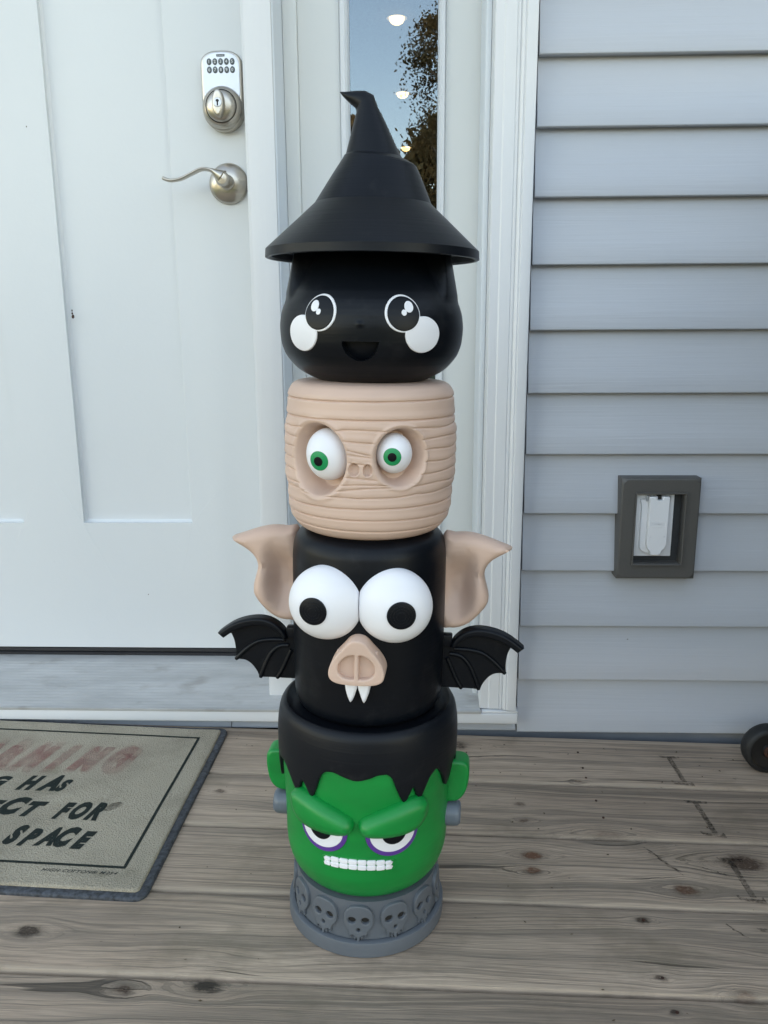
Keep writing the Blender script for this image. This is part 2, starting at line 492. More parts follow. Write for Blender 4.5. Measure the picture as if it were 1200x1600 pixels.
def plate(name, outline, mapf, thick, mat, parent, holes=(), cell=.006, bev=.0012, sink=.001, edge=.35, dome=None, hole_sink=None, smooth=50, back=False):
    """a plate with rounded edges over a surface: mapf(u, v, w) gives the point w above the surface"""
    def dens(lp):
        if cell >= .1: return list(lp)
        st = max(3 * bev, .003); out = []
        for i in range(len(lp)):
            a, b = lp[i], lp[(i + 1) % len(lp)]
            k = max(1, int(math.hypot(b[0] - a[0], b[1] - a[1]) / st))
            out += [(a[0] + (b[0] - a[0]) * j / k, a[1] + (b[1] - a[1]) * j / k) for j in range(k)]
        return out
    loops = [dens(outline)] + [dens(h) for h in holes]
    pts = []; edges = []
    for lp in loops:
        s = len(pts); pts += lp
        edges += [(s + i, s + (i + 1) % len(lp)) for i in range(len(lp))]
    nb = len(pts)
    us = [p[0] for p in outline]; vs_ = [p[1] for p in outline]
    # inset rings
    for lp in loops:
        n = len(lp)
        for i in range(n):
            px, py = lp[i]; qx, qy = lp[(i + 1) % n]; rx, ry = lp[i - 1]
            tx, ty = qx - rx, qy - ry; L = math.hypot(tx, ty) or 1
            for dd in (bev * .35, bev, bev * 1.7):
                for s in (1, -1):
                    x, y = px - s * ty / L * dd, py + s * tx / L * dd
                    if pip(x, y, loops[0]) and not any(pip(x, y, h) for h in loops[1:]) and dseg(x, y, loops) > dd * .8:
                        pts.append((x, y))
    nx = int((max(us) - min(us)) / cell) + 1; ny = int((max(vs_) - min(vs_)) / cell) + 1
    for i in range(nx + 1):
        for j in range(ny + 1):
            x = min(us) + (i + .5 * (j % 2)) * cell; y = min(vs_) + j * cell
            if pip(x, y, loops[0]) and not any(pip(x, y, h) for h in loops[1:]) and dseg(x, y, loops) > max(bev * 2.0, cell * .35):
                pts.append((x, y))
    r = delaunay_2d_cdt([Vector(p) for p in pts], edges, [], 0, 1e-7)
    rv, rf, orig = r[0], r[2], r[3]
    tris = []
    for f in rf:
        cx = sum(rv[i].x for i in f) / len(f); cy = sum(rv[i].y for i in f) / len(f)
        if pip(cx, cy, loops[0]) and not any(pip(cx, cy, h) for h in loops[1:]): tris.append(tuple(f))
    vout = []; 
    for v in rv:
        d = dseg(v.x, v.y, loops)
        k = min(1, d / bev)
        w = thick * (edge + (1 - edge) * sqrt(max(0, 1 - (1 - k) ** 2)))
        if dome: w += dome(v.x, v.y, d)
        vout.append(mapf(v.x, v.y, w))
    faces = list(tris)
    ec = {}
    for f in tris:
        for i in range(3):
            a, b = f[i], f[(i + 1) % 3]
            ec[(a, b)] = 1
    low = {}
    def lowv(i):
        if i not in low:
            v = rv[i]
            s = sink
            if hole_sink is not None and holes and dseg(v.x, v.y, loops[1:]) < 1e-6: s = hole_sink
            low[i] = len(vout); vout.append(mapf(v.x, v.y, -s))
        return low[i]
    for (a, b) in list(ec):
        if (b, a) not in ec:
            faces.append((b, a, lowv(a), lowv(b)))
    if back:
        base = {}
        for f in tris:
            idx = []
            for i in f:
                if i in low: idx.append(low[i])
                else:
                    if i not in base:
                        base[i] = len(vout); vout.append(mapf(rv[i].x, rv[i].y, -sink))
                    idx.append(base[i])
            faces.append(tuple(idx[::-1]))
    bm = bmesh.new()
    bv = [bm.verts.new(v) for v in vout]
    for f in faces:
        try: bm.faces.new([bv[i] for i in f])
        except ValueError: pass
    return bm_obj(name, bm, mat, parent, smooth)

def lathe(name, prof, mat, parent=None, n=160, smooth=40, axis='Z', centre=(0, 0, 0), cap=True):
    """(r, h) profile spun about an axis"""
    bm = bmesh.new(); rows = []
    for r, h in prof:
        row = []
        for i in range(n):
            a = 2 * pi * i / n
            p = {'Z': (r * cos(a), r * sin(a), h), 'Y': (r * cos(a), h, r * sin(a)), 'X': (h, r * cos(a), r * sin(a))}[axis]
            row.append(bm.verts.new((p[0] + centre[0], p[1] + centre[1], p[2] + centre[2])))
        rows.append(row)
    for a, b in zip(rows, rows[1:]):
        for i in range(n):
            bm.faces.new((a[i], a[(i + 1) % n], b[(i + 1) % n], b[i]))
    if cap:
        bm.faces.new(rows[0]); bm.faces.new(rows[-1])
    return bm_obj(name, bm, mat, parent, smooth)

def pchip(pts):
    """smooth monotone-ish interpolation of (x, y) points"""
    xs = [p[0] for p in pts]; ys = [p[1] for p in pts]; n = len(xs)
    d = [(ys[i + 1] - ys[i]) / (xs[i + 1] - xs[i]) for i in range(n - 1)]
    m = [d[0]] + [0 if d[i - 1] * d[i] <= 0 else 2 * d[i - 1] * d[i] / (d[i - 1] + d[i]) for i in range(1, n - 1)] + [d[-1]]
    def f(x):
        if x <= xs[0]: return ys[0]
        if x >= xs[-1]: return ys[-1]
        i = 0
        while x > xs[i + 1]: i += 1
        h = xs[i + 1] - xs[i]; t = (x - xs[i]) / h
        return ((1 + 2 * t) * (1 - t) ** 2 * ys[i] + t * (1 - t) ** 2 * h * m[i] + t * t * (3 - 2 * t) * ys[i + 1] + t * t * (t - 1) * h * m[i + 1])
    return f

def shell(name, nphi, zs, rf, mat, parent, cap_top=True, cap_bot=True, smooth=60, cx=None):
    bm = bmesh.new(); rows = []
    for z in zs:
        row = []
        for i in range(nphi):
            a = 2 * pi * i / nphi - pi
            r = rf(math.degrees(a), z)
            row.append(bm.verts.new((r * sin(a), -r * cos(a), z)))
        rows.append(row)
    for a, b in zip(rows, rows[1:]):
        for i in range(nphi):
            bm.faces.new((a[i], a[(i + 1) % nphi], b[(i + 1) % nphi], b[i]))
    if cap_bot: bm.faces.new(rows[0][::-1])
    if cap_top: bm.faces.new(rows[-1])
    return bm_obj(name, bm, mat, parent, smooth)

def tube(name, pts, rad, mat, parent, n=10, flat=None, cap=True):
    """round tube along a path; rad is a number or a list; flat=(sx, sz) squashes it"""
    bm = bmesh.new(); rows = []
    P = [Vector(p) for p in pts]
    up = Vector((0, 1, 0))
    for k, p in enumerate(P):
        t = (P[min(k + 1, len(P) - 1)] - P[max(k - 1, 0)]).normalized()
        a = t.cross(up)
        if a.length < .01: a = t.cross(Vector((1, 0, 0)))
        a.normalize(); b = a.cross(t).normalized()
        r = rad[k] if isinstance(rad, (list, tuple)) else rad
        f = flat or (1, 1)
        rows.append([bm.verts.new(p + a * (r * f[0] * cos(2 * pi * i / n)) + b * (r * f[1] * sin(2 * pi * i / n))) for i in range(n)])
    for a, b in zip(rows, rows[1:]):
        for i in range(n): bm.faces.new((a[i], a[(i + 1) % n], b[(i + 1) % n], b[i]))
    if cap: bm.faces.new(rows[0]); bm.faces.new(rows[-1])
    return bm_obj(name, bm, mat, parent, 50)

# deck frame: the deck falls 1.4 degrees towards the right
D = Matrix.Rotation(0.0242441, 4, 'Y')

# ================================================================== THE HOUSE
Z0 = 0.003; CO = 0.1016
def siding_course(name, x0, x1, z, mat, parent, ztop=None):
    h = (ztop - z) if ztop else CO
    f = h / CO
    prof = [(.022, z + .0012), (.0022, z + .0002), (.0004, z + .0014), (0.0, z + .004), (.0052, z + h * .33), (.0108, z + h * .66), (.0165, z + h + .003), (.0225, z + h + .003)]
    sd = random.random() * 50
    wav = lambda x, zz: .0011 * (mnoise.noise(Vector((x * 2.3, zz * .7, sd))))
    return prism_x(name, prof, x0, x1, mat, parent, 30, max(2, int((x1 - x0) / .08)), wav)

wall_r = empty('siding_wall', Matrix.Translation((.6, 0, 0)), 'pale blue grey vinyl lap siding wall to the right of the white trim', 'wall')
for k in range(28):
    o = siding_course('siding_course', 0.0028 - .6, 2.2, Z0 + CO * k, M['siding'], wall_r)
box('wall_sheathing', .0028 - .6, 2.2, .0245, .10, -.1, 2.87, M['shadowgap'], wall_r, 0)
box('starter_board', -.4855 + .0 - .6 + .28, 2.2, .0165, .0240, -.14, .0035, M['flash'], wall_r, 0)

wall_l = empty('siding_wall', Matrix.Translation((-1.4, 0, 0)), 'siding wall beyond the left side of the front door', 'wall')
for k in range(28):
    siding_course('siding_course', -1.6, -.03, Z0 + CO * k, M['siding'], wall_l)
box('wall_sheathing', -1.6, -.03, .0245, .10, -.1, 2.87, M['shadowgap'], wall_l, 0)
wall_u = empty('siding_wall', Matrix.Translation((-.7, 0, 2.2)), 'siding wall over the top of the front door', 'wall')
for k in range(7):
    siding_course('siding_course', -.73, .70, -.03 + CO * k + .003, M['siding'], wall_u)
box('wall_sheathing', -.73, .70, .0245, .10, -.04, .70, M['shadowgap'], wall_u, 0)
# the board under the door sill
sb = empty('sill_apron', Matrix.Translation((-.7, 0, 0)), 'blue grey apron board under the door sill, just above the deck', 'trim board')
siding_course('apron_panel', -.7, .1815, Z0 + .0025, M['siding'], sb, .031)
siding_course('apron_panel', .183, .7, Z0 + .0025, M['siding'], sb, .031)
box('backing_board', -.7, .7, .019, .06, -.12, .034, M['shadowgap'], sb, 0)

# house bulk behind: foundation, rear walls, roof with eave, room
hs = empty('house_body', Matrix.Translation((0, 5, 0)), 'body of the house behind the entry wall, with pitched roof', 'house')
def slab(name, x0, x1, y0, y1, z0, z1, mat, p=hs):
    return box(name, x0, x1, y0 - 5, y1 - 5, z0, z1, mat, p, 0)
slab('foundation', -3.2, 3.0, .12, 9.4, -.7, .02, M['concrete'])
slab('side_wall', -3.2, -3.0, .16, 9.4, .02, 2.87, M['siding'])
slab('side_wall', 2.8, 3.0, .16, 9.4, .02, 2.87, M['siding'])
slab('back_wall', -3.0, 2.8, 9.2, 9.4, .02, 2.87, M['interior'])
slab('room_floor', -3.0, 2.8, .2, 9.2, .03, .07, M['intfloor'])
slab('front_partition', -3.0, -1.45, .105, .25, .07, 2.87, M['interior'])
slab('front_partition', .05, 2.8, .105, .25, .07, 2.87, M['interior'])
slab('front_partition', -1.45, .05, .16, .25, 2.12, 2.87, M['interior'])
slab('room_partition', -1.25, -1.15, .6, 9.2, .07, 2.52, M['interior'])
slab('room_partition', 1.3, 1.4, .6, 9.2, .07, 2.52, M['interior'])
slab('room_ceiling', -3.0, 2.8, .25, 9.2, 2.52, 2.60, M['interior'])
slab('attic_floor', -3.2, 3.0, .1, 9.4, 2.87, 2.93, M['soffit'])
roof = prism_x('roof', [(-5.12, 2.93), (-.2, 5.2), (4.9, 2.93)], -3.5, 3.3, M['shingle'], hs, 20)
slab('soffit', -3.5, 3.3, -.12, .1, 2.88, 2.928, M['soffit'])

LIGHTS = ((-.2725, 4.143, 'the highest one in view'), (-.2518, 5.828, 'beside the tip of the witch hat'), (-.2358, 7.947, 'the lowest and most orange one'))
for (lx, ly, wd) in LIGHTS:
    t = empty('ceiling_downlight', Matrix.Translation((lx, ly, 2.52)), 'round warm recessed downlight seen through the sidelight glass, %s' % wd, 'ceiling light', 'recessed lights inside the house')
    lathe('trim_ring', [(.049, -.001), (.064, -.001), (.064, -.006), (.049, -.004)], M['soffit'], t, 32, cap=False)
    lathe('lens', [(.047, -.002), (.045, -.016), (.037, -.029), (.022, -.038), (.0005, -.041)], M['lamp'], t, 32, cap=False)

# ------------------------------------------------------------------ door sill
sill = empty('door_sill', Matrix.Translation((-.7, .06, .05)), 'ribbed grey aluminium threshold under the white door and sidelight', 'threshold')
prof = []
y0, z0_, y1, z1_ = -.022, .0535, .118, .0855
n_r = 16
prof.append((.0, .034)); prof.append((y0, z0_ - .004)); prof.append((y0, z0_)); prof.append((y0 + .003, z0_ + .0008)); prof.append((y0 + .0065, z0_ + .0004))
for i in range(n_r):
    for (f, b) in ((.0, 0.), (.25, .0005), (.55, .0005), (.8, 0.)):
        k = (i + f) / n_r
        prof.append((y0 + .008 + (y1 - y0 - .008) * k, z0_ + (z1_ - z0_) * k + b))
prof += [(y1, z1_), (.20, z1_ + .006), (.20, .034)]
pl = [(y - .06, z - .05) for y, z in prof]
# left bay (door + mullion) and right bay (sidelight)
prism_x('threshold_plate', pl, -.70, .635, M['alu'], sill, 20)
nose = [(-.078, -.0225 + .0005), (-.078, -.0022), (-.0815, -.0012), (-.0815, -.0222)]
box('sill_nose', -.70, .7005, -.0800, -.061, -.0215, -.0012, M['vinyltrim'], sill, .0025, 3)
box('sill_subsill', -.70, .66, -.0300, .14, -.045, -.0165, M['shadowgap'], sill, 0)
box('nose_return', .6365, .7005, -.0790, -.030, -.0008, .0035, M['vinyltrim'], sill, .001)

# ------------------------------------------------------------------ door frame
fr = empty('door_frame', Matrix.Translation((-.7, .05, 0)), 'white frame round the door and the sidelight, with moulded trim', 'door frame')
fx = lambda x: x + .7
# right brickmould casing: profile in x (world) and y
pr = [(-.0665, .040), (-.0665, -.010), (-.0650, -.0125), (-.0520, -.0125), (-.0500, -.0140), (-.0340, -.0150), (-.0325, -.0135), (-.0310, -.0150), (-.0285, -.0150),
      (-.0272, -.0135), (-.0258, -.0175), (-.0225, -.0195), (-.0205, -.0185), (-.0190, -.0215), (-.0060, -.0225), (-.0036, -.0215), (-.0030, -.019), (-.0030, .012), (-.0030, .040)]
prism_z('casing', [(fx(x), y - .05) for x, y in pr][::-1], .0560, 2.16, M['trim'], fr, 28)
prism_z('casing', [(fx(-1.408 - x), y - .05) for x, y in pr], .0560, 2.16, M['trim'], fr, 28)
box('head_casing', fx(-1.405), fx(-.003), -.072, -.012, 2.161, 2.225, M['trim'], fr)
box('jamb', fx(-.0664), fx(-.040), -.008, .14, .056, 2.15, M['jamb'], fr)
box('jamb_stop', fx(-.0760), fx(-.0668), -.020, .075, .060, 2.15, M['jamb'], fr, .002)
box('mullion', fx(-.4490), fx(-.4055), -.030, .090, .0560, 2.15, M['trim'], fr, .0015)
prism_z('mullion_side', [(fx(-.4052), -.026), (fx(-.4030), -.0245), (fx(-.4030), .088), (fx(-.4052), .088)], .0565, 2.15, M['jamb'], fr, 20)
box('weather_strip', fx(-.4600), fx(-.4495), .012, .085, .090, 2.15, M['vinyltrim'], fr, .002)
box('door_jamb', fx(-1.37), fx(-1.30), -.030, .14, .0560, 2.15, M['jamb'], fr)
box('head_jamb', fx(-1.30), fx(-.066), -.030, .14, 2.12, 2.155, M['jamb'], fr)

# ------------------------------------------------------------------ sidelight
sl = empty('sidelight_window', Matrix.Translation((-.235, .134, 0)), 'tall narrow white sidelight window beside the door, glass reflecting sky and trees', 'window')
sx = lambda x: x + .235
GX0, GX1, GZ0, GZ1 = -.2935, -.1461, .30, 1.98
def flat(u, v, w): return (u, -w, v)
rect = lambda a, b, c, d: [(a, c), (b, c), (b, d), (a, d)]
plate('window_slab', rect(sx(-.3790), sx(-.0668), .0875, 2.115), flat, .0005, M['sidelight'], sl, holes=[rect(sx(GX0 - .0165), sx(GX1 + .013), GZ0 - .015, GZ1 + .015)], cell=.15, bev=.0008, sink=.045, edge=.2, smooth=2)
box('window_edge_strip', sx(-.4025), sx(-.3795), -.012, .03, .0875, 2.115, M['sidelight'], sl, .001)
# glazing bead: mitred frame with a step
def bead(x0, x1, z0, z1, x0i, x1i, z0i, z1i):
    bm = bmesh.new()
    P = [((x0, z0), (x1, z0), (x1, z1), (x0, z1))]
    steps = [(0, .001), (.12, -.0075), (.55, -.0085), (.80, -.0045), (1, .004)]
    rows = []
    for k, y in steps:
        rows.append([bm.verts.new((sx(a), y, b)) for a, b in ((x0 + (x0i - x0) * k, z0 + (z0i - z0) * k), (x1 + (x1i - x1) * k, z0 + (z0i - z0) * k), (x1 + (x1i - x1) * k, z1 + (z1i - z1) * k), (x0 + (x0i - x0) * k, z1 + (z1i - z1) * k))])
    for a, b in zip(rows, rows[1:]):
        for i in range(4): bm.faces.new((a[i], a[(i + 1) % 4], b[(i + 1) % 4], b[i]))
    return bm_obj('glazing_bead', bm, M['vinyltrim'], sl, 20)
bead(GX0 - .0165, GX1 + .013, GZ0 - .015, GZ1 + .015, GX0, GX1, GZ0, GZ1)
box('glass', sx(GX0 - .004), sx(GX1 + .004), .0065, .0085, GZ0 - .004, GZ1 + .004, M['glass'], sl, 0)
box('spacer', sx(GX0 - .004), sx(GX0 + .0015), .0092, .021, GZ0, GZ1, M['gasket'], sl, 0)
box('spacer', sx(GX1 - .0015), sx(GX1 + .004), .0092, .021, GZ0, GZ1, M['gasket'], sl, 0)

# ------------------------------------------------------------------ front door
DY = .14
dr = empty('front_door', Matrix.Translation((-.9, DY, .1)), 'white painted front door with tall recessed panels, keypad lock and lever', 'door')
dx = lambda x: x + .9
dz = lambda z: z - .1
panels = [(-.8149, -.6058, .358, 1.92), (-1.140, -.9315, .358, 1.92)]
plate('door_slab', rect(dx(-1.298), dx(-.4605), dz(.1045), dz(2.118)), flat, .0006, M['door'], dr, holes=[rect(dx(a), dx(b), dz(c), dz(d)) for a, b, c, d in panels], cell=.12, bev=.0012, sink=.042, edge=.1, hole_sink=.0135, smooth=2)
for a, b, c, d in panels:
    bm = bmesh.new()
    rows = []
    for ins, y in ((-.0005, .0095), (.0035, .0125), (.0045, .0130), (.02, .0130)):
        rows.append([bm.verts.new((dx(x), y, dz(z))) for x, z in ((a + ins, c + ins), (b - ins, c + ins), (b - ins, d - ins), (a + ins, d - ins))])
    for r, s in zip(rows, rows[1:]):
        for i in range(4): bm.faces.new((r[i], r[(i + 1) % 4], s[(i + 1) % 4], s[i]))
    bm.faces.new(rows[-1])
    bm_obj('door_panel', bm, M['door'], dr, 25)
sw = [(.006, .0035), (.0015, .0020), (.0010, -.0040), (.0040, -.0055), (.0005, -.0070), (.0010, -.0130), (.004, -.0155), (.02, -.0155), (.02, .0035)]
prism_x('door_sweep', sw, dx(-1.298), dx(-.4605), M['gasket'], dr, 20)
# small chips in the paint
for (px, pz, s) in ((-.800, .742, .0022), (-.801, .747, .0014), (-.801, .752, .0012), (-.852, 1.06, .0007), (-.70, .215, .0007)):
    pts = [(s * (1 + .5 * random.random()) * cos(a) , s * (1.3 + .8 * random.random()) * sin(a)) for a in [i * pi / 4 for i in range(8)]]
    o = mesh_obj('paint_chip', [(x + dx(px), -.0011, y + dz(pz)) for x, y in pts], [tuple(range(8))], M['rust'], dr)

# keypad deadbolt
LX, LZ = dx(-.5068), dz(1.1112)
lk_out = []
w_, zt_, zb_ = .0345, .0585, -.066
def stadium(w, zt, zb, top=.020, n=10):
    pts = []
    for i in range(n * 2 + 1):                       # bottom: half circle
        a = pi + pi * i / (n * 2)
        pts.append((w * cos(a), zb + w + w * sin(a)))
    for i in range(n * 2 + 1):                       # top: flat arch
        a = pi * i / (n * 2)
        pts.append((w * abs(cos(a)) ** .75 * (1 if cos(a) > 0 else -1), zt - top + top * sin(a)))
    out = []
    for p in pts:
        if not out or math.hypot(p[0] - out[-1][0], p[1] - out[-1][1]) > 1e-5: out.append(p)
    return out
lmap = lambda u, v, w: (LX + u, -w, LZ + v)
lock = plate('keypad_lock', stadium(w_, zt_, zb_), lmap, .019, M['nickel'], dr, cell=.012, bev=.003, sink=.0, edge=.82)
def lkchild(o): o.parent = lock; return o
plate('lock_face', stadium(w_ - .0035, zt_ - .0035, zb_ + .03), lambda u, v, w: lmap(u, v, .0185 + w), .0015, M['nickelface'], lock, cell=.02, bev=.001, sink=.001, edge=.2)
CZ = LZ - .0305
yb = lambda r, y: (r, y)
lathe('turn_dome', [(.0335, -.018), (.0335, -.022), (.0322, -.027), (.0290, -.031), (.0262, -.0328)], M['nickel'], lock, 64, 40, 'Y', (LX, 0, CZ), cap=False)
lathe('turn_groove', [(.0262, -.0328), (.0262, -.0290), (.0250, -.0290)], M['darkslot'], lock, 64, 40, 'Y', (LX, 0, CZ), cap=False)
lathe('turn_knob', [(.0250, -.029), (.0250, -.0335), (.0225, -.0372), (.0150, -.0395), (.0005, -.040)], M['nickel'], lock, 64, 50, 'Y', (LX, 0, CZ), cap=False)
plate('thumb_grip', ellipse(0, 0, .0098, .0212, 32), lambda u, v, w: (LX + u - .0012, -.036 - w, CZ + v + .001), .0175, M['nickel'], lock, cell=.006, bev=.0030, sink=0, edge=.8)
plate('key_cylinder', ellipse(0, 0, .0072, .0072, 24), lambda u, v, w: (LX + u - .0012, -.0533 - w, CZ + v + .001), .0012, M['nickelface'], lock, cell=.004, bev=.0008, sink=0, edge=.3)
plate('keyway', [(-.0011, -.0052), (.0011, -.0052), (.0013, .0005)] + [(.0028 * cos(a), .0020 + .0028 * sin(a)) for a in [(-.3 + i * .38) for i in range(10)]] + [(-.0013, .0005)],
      lambda u, v, w: (LX + u - .0012, -.0545 - w, CZ + v + .001), .0003, M['darkslot'], lock, cell=.004, bev=.0003, sink=0, edge=.5)
plate('logo_plate', catmull([(-.006, -.0018), (.006, -.0018), (.0066, 0), (.006, .0018), (-.006, .0018), (-.0066, 0)], 4), lambda u, v, w: (LX + u, -.0200 - w, LZ + .0500 + v), .0007, M['keypad'], lock, cell=.006, bev=.0006, sink=.0005, edge=.4)

def text_geo(body, size, bold=0.0, shear=0.0, sx_=1.0, sy_=1.0, rot=0.0, ox=0.0, oy=0.0, align='LEFT'):
    cu = bpy.data.curves.new('lettering', 'FONT')
    cu.body = body; cu.size = size; cu.offset = bold; cu.shear = shear; cu.align_x = align
    cu.resolution_u = 3
    ob = bpy.data.objects.new('lettering', cu)
    COL.objects.link(ob)
    dg = bpy.context.evaluated_depsgraph_get()
    me = bpy.data.meshes.new_from_object(ob.evaluated_get(dg))
    vs = []
    for v in me.vertices:
        x, y = v.co.x * sx_, v.co.y * sy_
        vs.append((x * cos(rot) - y * sin(rot) + ox, x * sin(rot) + y * cos(rot) + oy))
    fs = [tuple(p.vertices) for p in me.polygons]
    bpy.data.objects.remove(ob); bpy.data.curves.remove(cu); bpy.data.meshes.remove(me)
    return vs, fs

digits = '1234567890'
for i, dg_ in enumerate(digits):
    c_, r_ = i % 5, i // 5
    kx = LX + (c_ - 2) * .00965; kz = LZ + .0405 - r_ * .0125
    o = plate('key_button', ellipse(0, 0, .0041, .0052, 20), lambda u, v, w: (kx + u, -.0200 - w, kz + v), .0013, M['keypad'], lock, cell=.006, bev=.0012, sink=.0005, edge=.3)
    vs, fs = text_geo(dg_, .0068, .0001, align='CENTER')
    n0 = len(o.data.vertices)
    bm = bmesh.new(); bm.from_mesh(o.data)
    nv = [bm.verts.new((kx + x, -.02145, kz - .0023 + y)) for x, y in vs]
    for f in fs:
        q = bm.faces.new([nv[k] for k in f]); q.material_index = 1
    bm.to_mesh(o.data); bm.free()
    o.data.materials.append(M['digit'])
vs, fs = text_geo('SCHLAGE', .0026, .00005, align='CENTER')
mesh_obj('logo_lettering', [(LX + x, -.0209, LZ + .0491 + y) for x, y in vs], fs, M['digit'], lock)

# lever
RX, RZ = dx(-.5055), dz(.9635)
lev = empty('lever_handle', Matrix.Identity(4)); lev.parent = dr
lathe('rosette', [(.0335, 0), (.0340, -.003), (.0335, -.0055), (.0300, -.0095), (.0200, -.0140), (.0135, -.0160), (.0005, -.016)], M['nickel'], lev, 72, 50, 'Y', (RX, 0, RZ), cap=False)
lathe('neck', [(.0125, -.014), (.0125, -.0215), (.0108, -.0235), (.0112, -.044), (.0120, -.0540), (.0112, -.0585), (.0085, -.0612), (.0005, -.0618)], M['nickel'], lev, 40, 40, 'Y', (RX, 0, RZ), cap=False)
lp = catmull([(RX + .000, -.0525, RZ + .002), (RX - .008, -.053, RZ + .0075), (RX - .018, -.0535, RZ + .0135), (RX - .034, -.054, RZ + .0155), (RX - .052, -.054, RZ + .0085), (RX - .070, -.054, RZ + .0008), (RX - .088, -.054, RZ - .0015), (RX - .1015, -.054, RZ + .0030)], 6, False)
def lever_mesh():
    bm = bmesh.new(); rows = []
    P = [Vector(p) for p in lp]; N = len(P); n = 14
    for k, p in enumerate(P):
        t = (P[min(k + 1, N - 1)] - P[max(k - 1, 0)]).normalized()
        a = Vector((-t.z, 0, t.x)).normalized()
        s = k / (N - 1)
        wid = .0118 * (1 - s) ** 1.1 + .0040 * s ** .3          # half thickness in depth
        hgt = .0108 * max(0, 1 - s * 3.2) ** 1.2 + .0031
        if k == 0: wid *= .75; hgt *= .75
        if k == N - 1: wid *= .5; hgt *= .5
        rows.append([bm.verts.new(p + a * (hgt * cos(2 * pi * i / n)) + Vector((0, 1, 0)) * (wid * sin(2 * pi * i / n))) for i in range(n)])
    for a, b in zip(rows, rows[1:]):
        for i in range(n): bm.faces.new((a[i], a[(i + 1) % n], b[(i + 1) % n], b[i]))
    bm.faces.new(rows[0]); bm.faces.new(rows[-1])
    return bm_obj('lever', bm, M['nickel'], lev, 60)
lever_mesh()

# ------------------------------------------------------------------ outlet in its grey block
ob_ = empty('outlet_box', Matrix.Translation((.2255, -.02, .3875)), 'dark grey mounting block on the siding holding a white outdoor outlet cover', 'outlet')
OXc, OZc = .2240, .3920
hw, hh = .0660, .0870
tiltm = lambda u, v, w: (u * .992, -w + .005, v)
plate('mounting_block', rect(-hw, hw, -hh, hh), tiltm, .0045, M['box'], ob_, holes=[rect(-.0400, .0400, -.0600, .0605)], cell=.03, bev=.0030, sink=.034, edge=.1, hole_sink=.0175, smooth=22)
bm = bmesh.new()
for a, b, c, d in ((-.0425, .0425, -.0628, -.0600), (-.0425, .0425, .0605, .0633), (-.0425, -.0400, -.0600, .0605), (.0400, .0425, -.0600, .0605)):
    add_box(bm, a, b, -.0030, -.0002, c, d, .0006, 1)
bm_obj('inner_lip', bm, M['box'], ob_, 30)
box('recess_back', -.0405, .0405, .0195, .024, -.0605, .0610, M['boxin'], ob_, 0)
cv = box('cover_plate', -.0385, .0262, .0125, .0192, -.0497, .0590, M['cover'], ob_, .001)
cm = lambda u, v, w: (u, .0125 - w, v)
plate('hinge_frame', catmull([(-.028, .050), (-.0285, .035), (-.0285, -.025), (-.0265, -.037), (-.0180, -.042), (-.004, -.0435), (.008, -.040), (.0145, -.032), (.0160, -.02), (.0165, .035), (.0155, .050)], 4), cm, .0045, M['cover'], cv, cell=.012, bev=.0007, sink=0, edge=.7, smooth=30)
lid = [(-.0185, .0562), (-.0055, .0562), (-.0055, .0505), (.0025, .0505), (.0025, .0562), (.0145, .0562), (.0138, -.026), (.0105, -.0335), (.0060, -.0370), (.0055, -.0415), (.0010, -.0440), (-.0120, -.0440), (-.0130, -.0372), (-.0165, -.0345), (-.0190, -.028)]
plate('lid', lid, lambda u, v, w: cm(u, v, .003 + w), .0120, M['cover'], cv, cell=.012, bev=.0007, sink=0, edge=.8, smooth=30)
box('lid_latch', -.0062, .0030, -.0005, .010, .0468, .0500, M['cover'], cv, .0006)
box('lid_shadow_slot', -.0052, .0022, .006, .0095, .0507, .0575, M['darkslot'], cv, 0)
bm = bmesh.new()
for a, b, c, d in ((-.0155, .0105, .0145, .0151), (-.0155, .0105, .0055, .0061), (-.0158, -.0152, .0055, .0151), (.0102, .0108, .0055, .0151)):
    add_box(bm, a, b, -.0031, -.0020, c, d, 0)
bm_obj('embossed_frame', bm, M['cover'], cv, 30)
vs, fs = text_geo('TAYMAC', .0052, .00008, align='CENTER')
mesh_obj('embossed_lettering', [(x - .0025, -.0029, y + .0083) for x, y in vs], fs, M['vinyltrim'], cv)
for sx2 in (-.0145, .0085):
    lathe('cover_dimple', [(.0019, 0), (.0017, -.0005), (.0002, -.0007)], M['vinyltrim'], cv, 14, 50, 'Y', (sx2, -.0024, -.012), cap=False)
for px_, pz_ in ((-.0185, .053),):
    box('hinge_pin', px_ - .0040, px_ - .0012, .0045, .010, pz_ - .006, pz_ + .0035, M['steel'], cv, .0005)
box('hinge_pin', .0152, .0172, .0045, .010, .048, .0555, M['steel'], cv, .0005)
tag(cv, None)

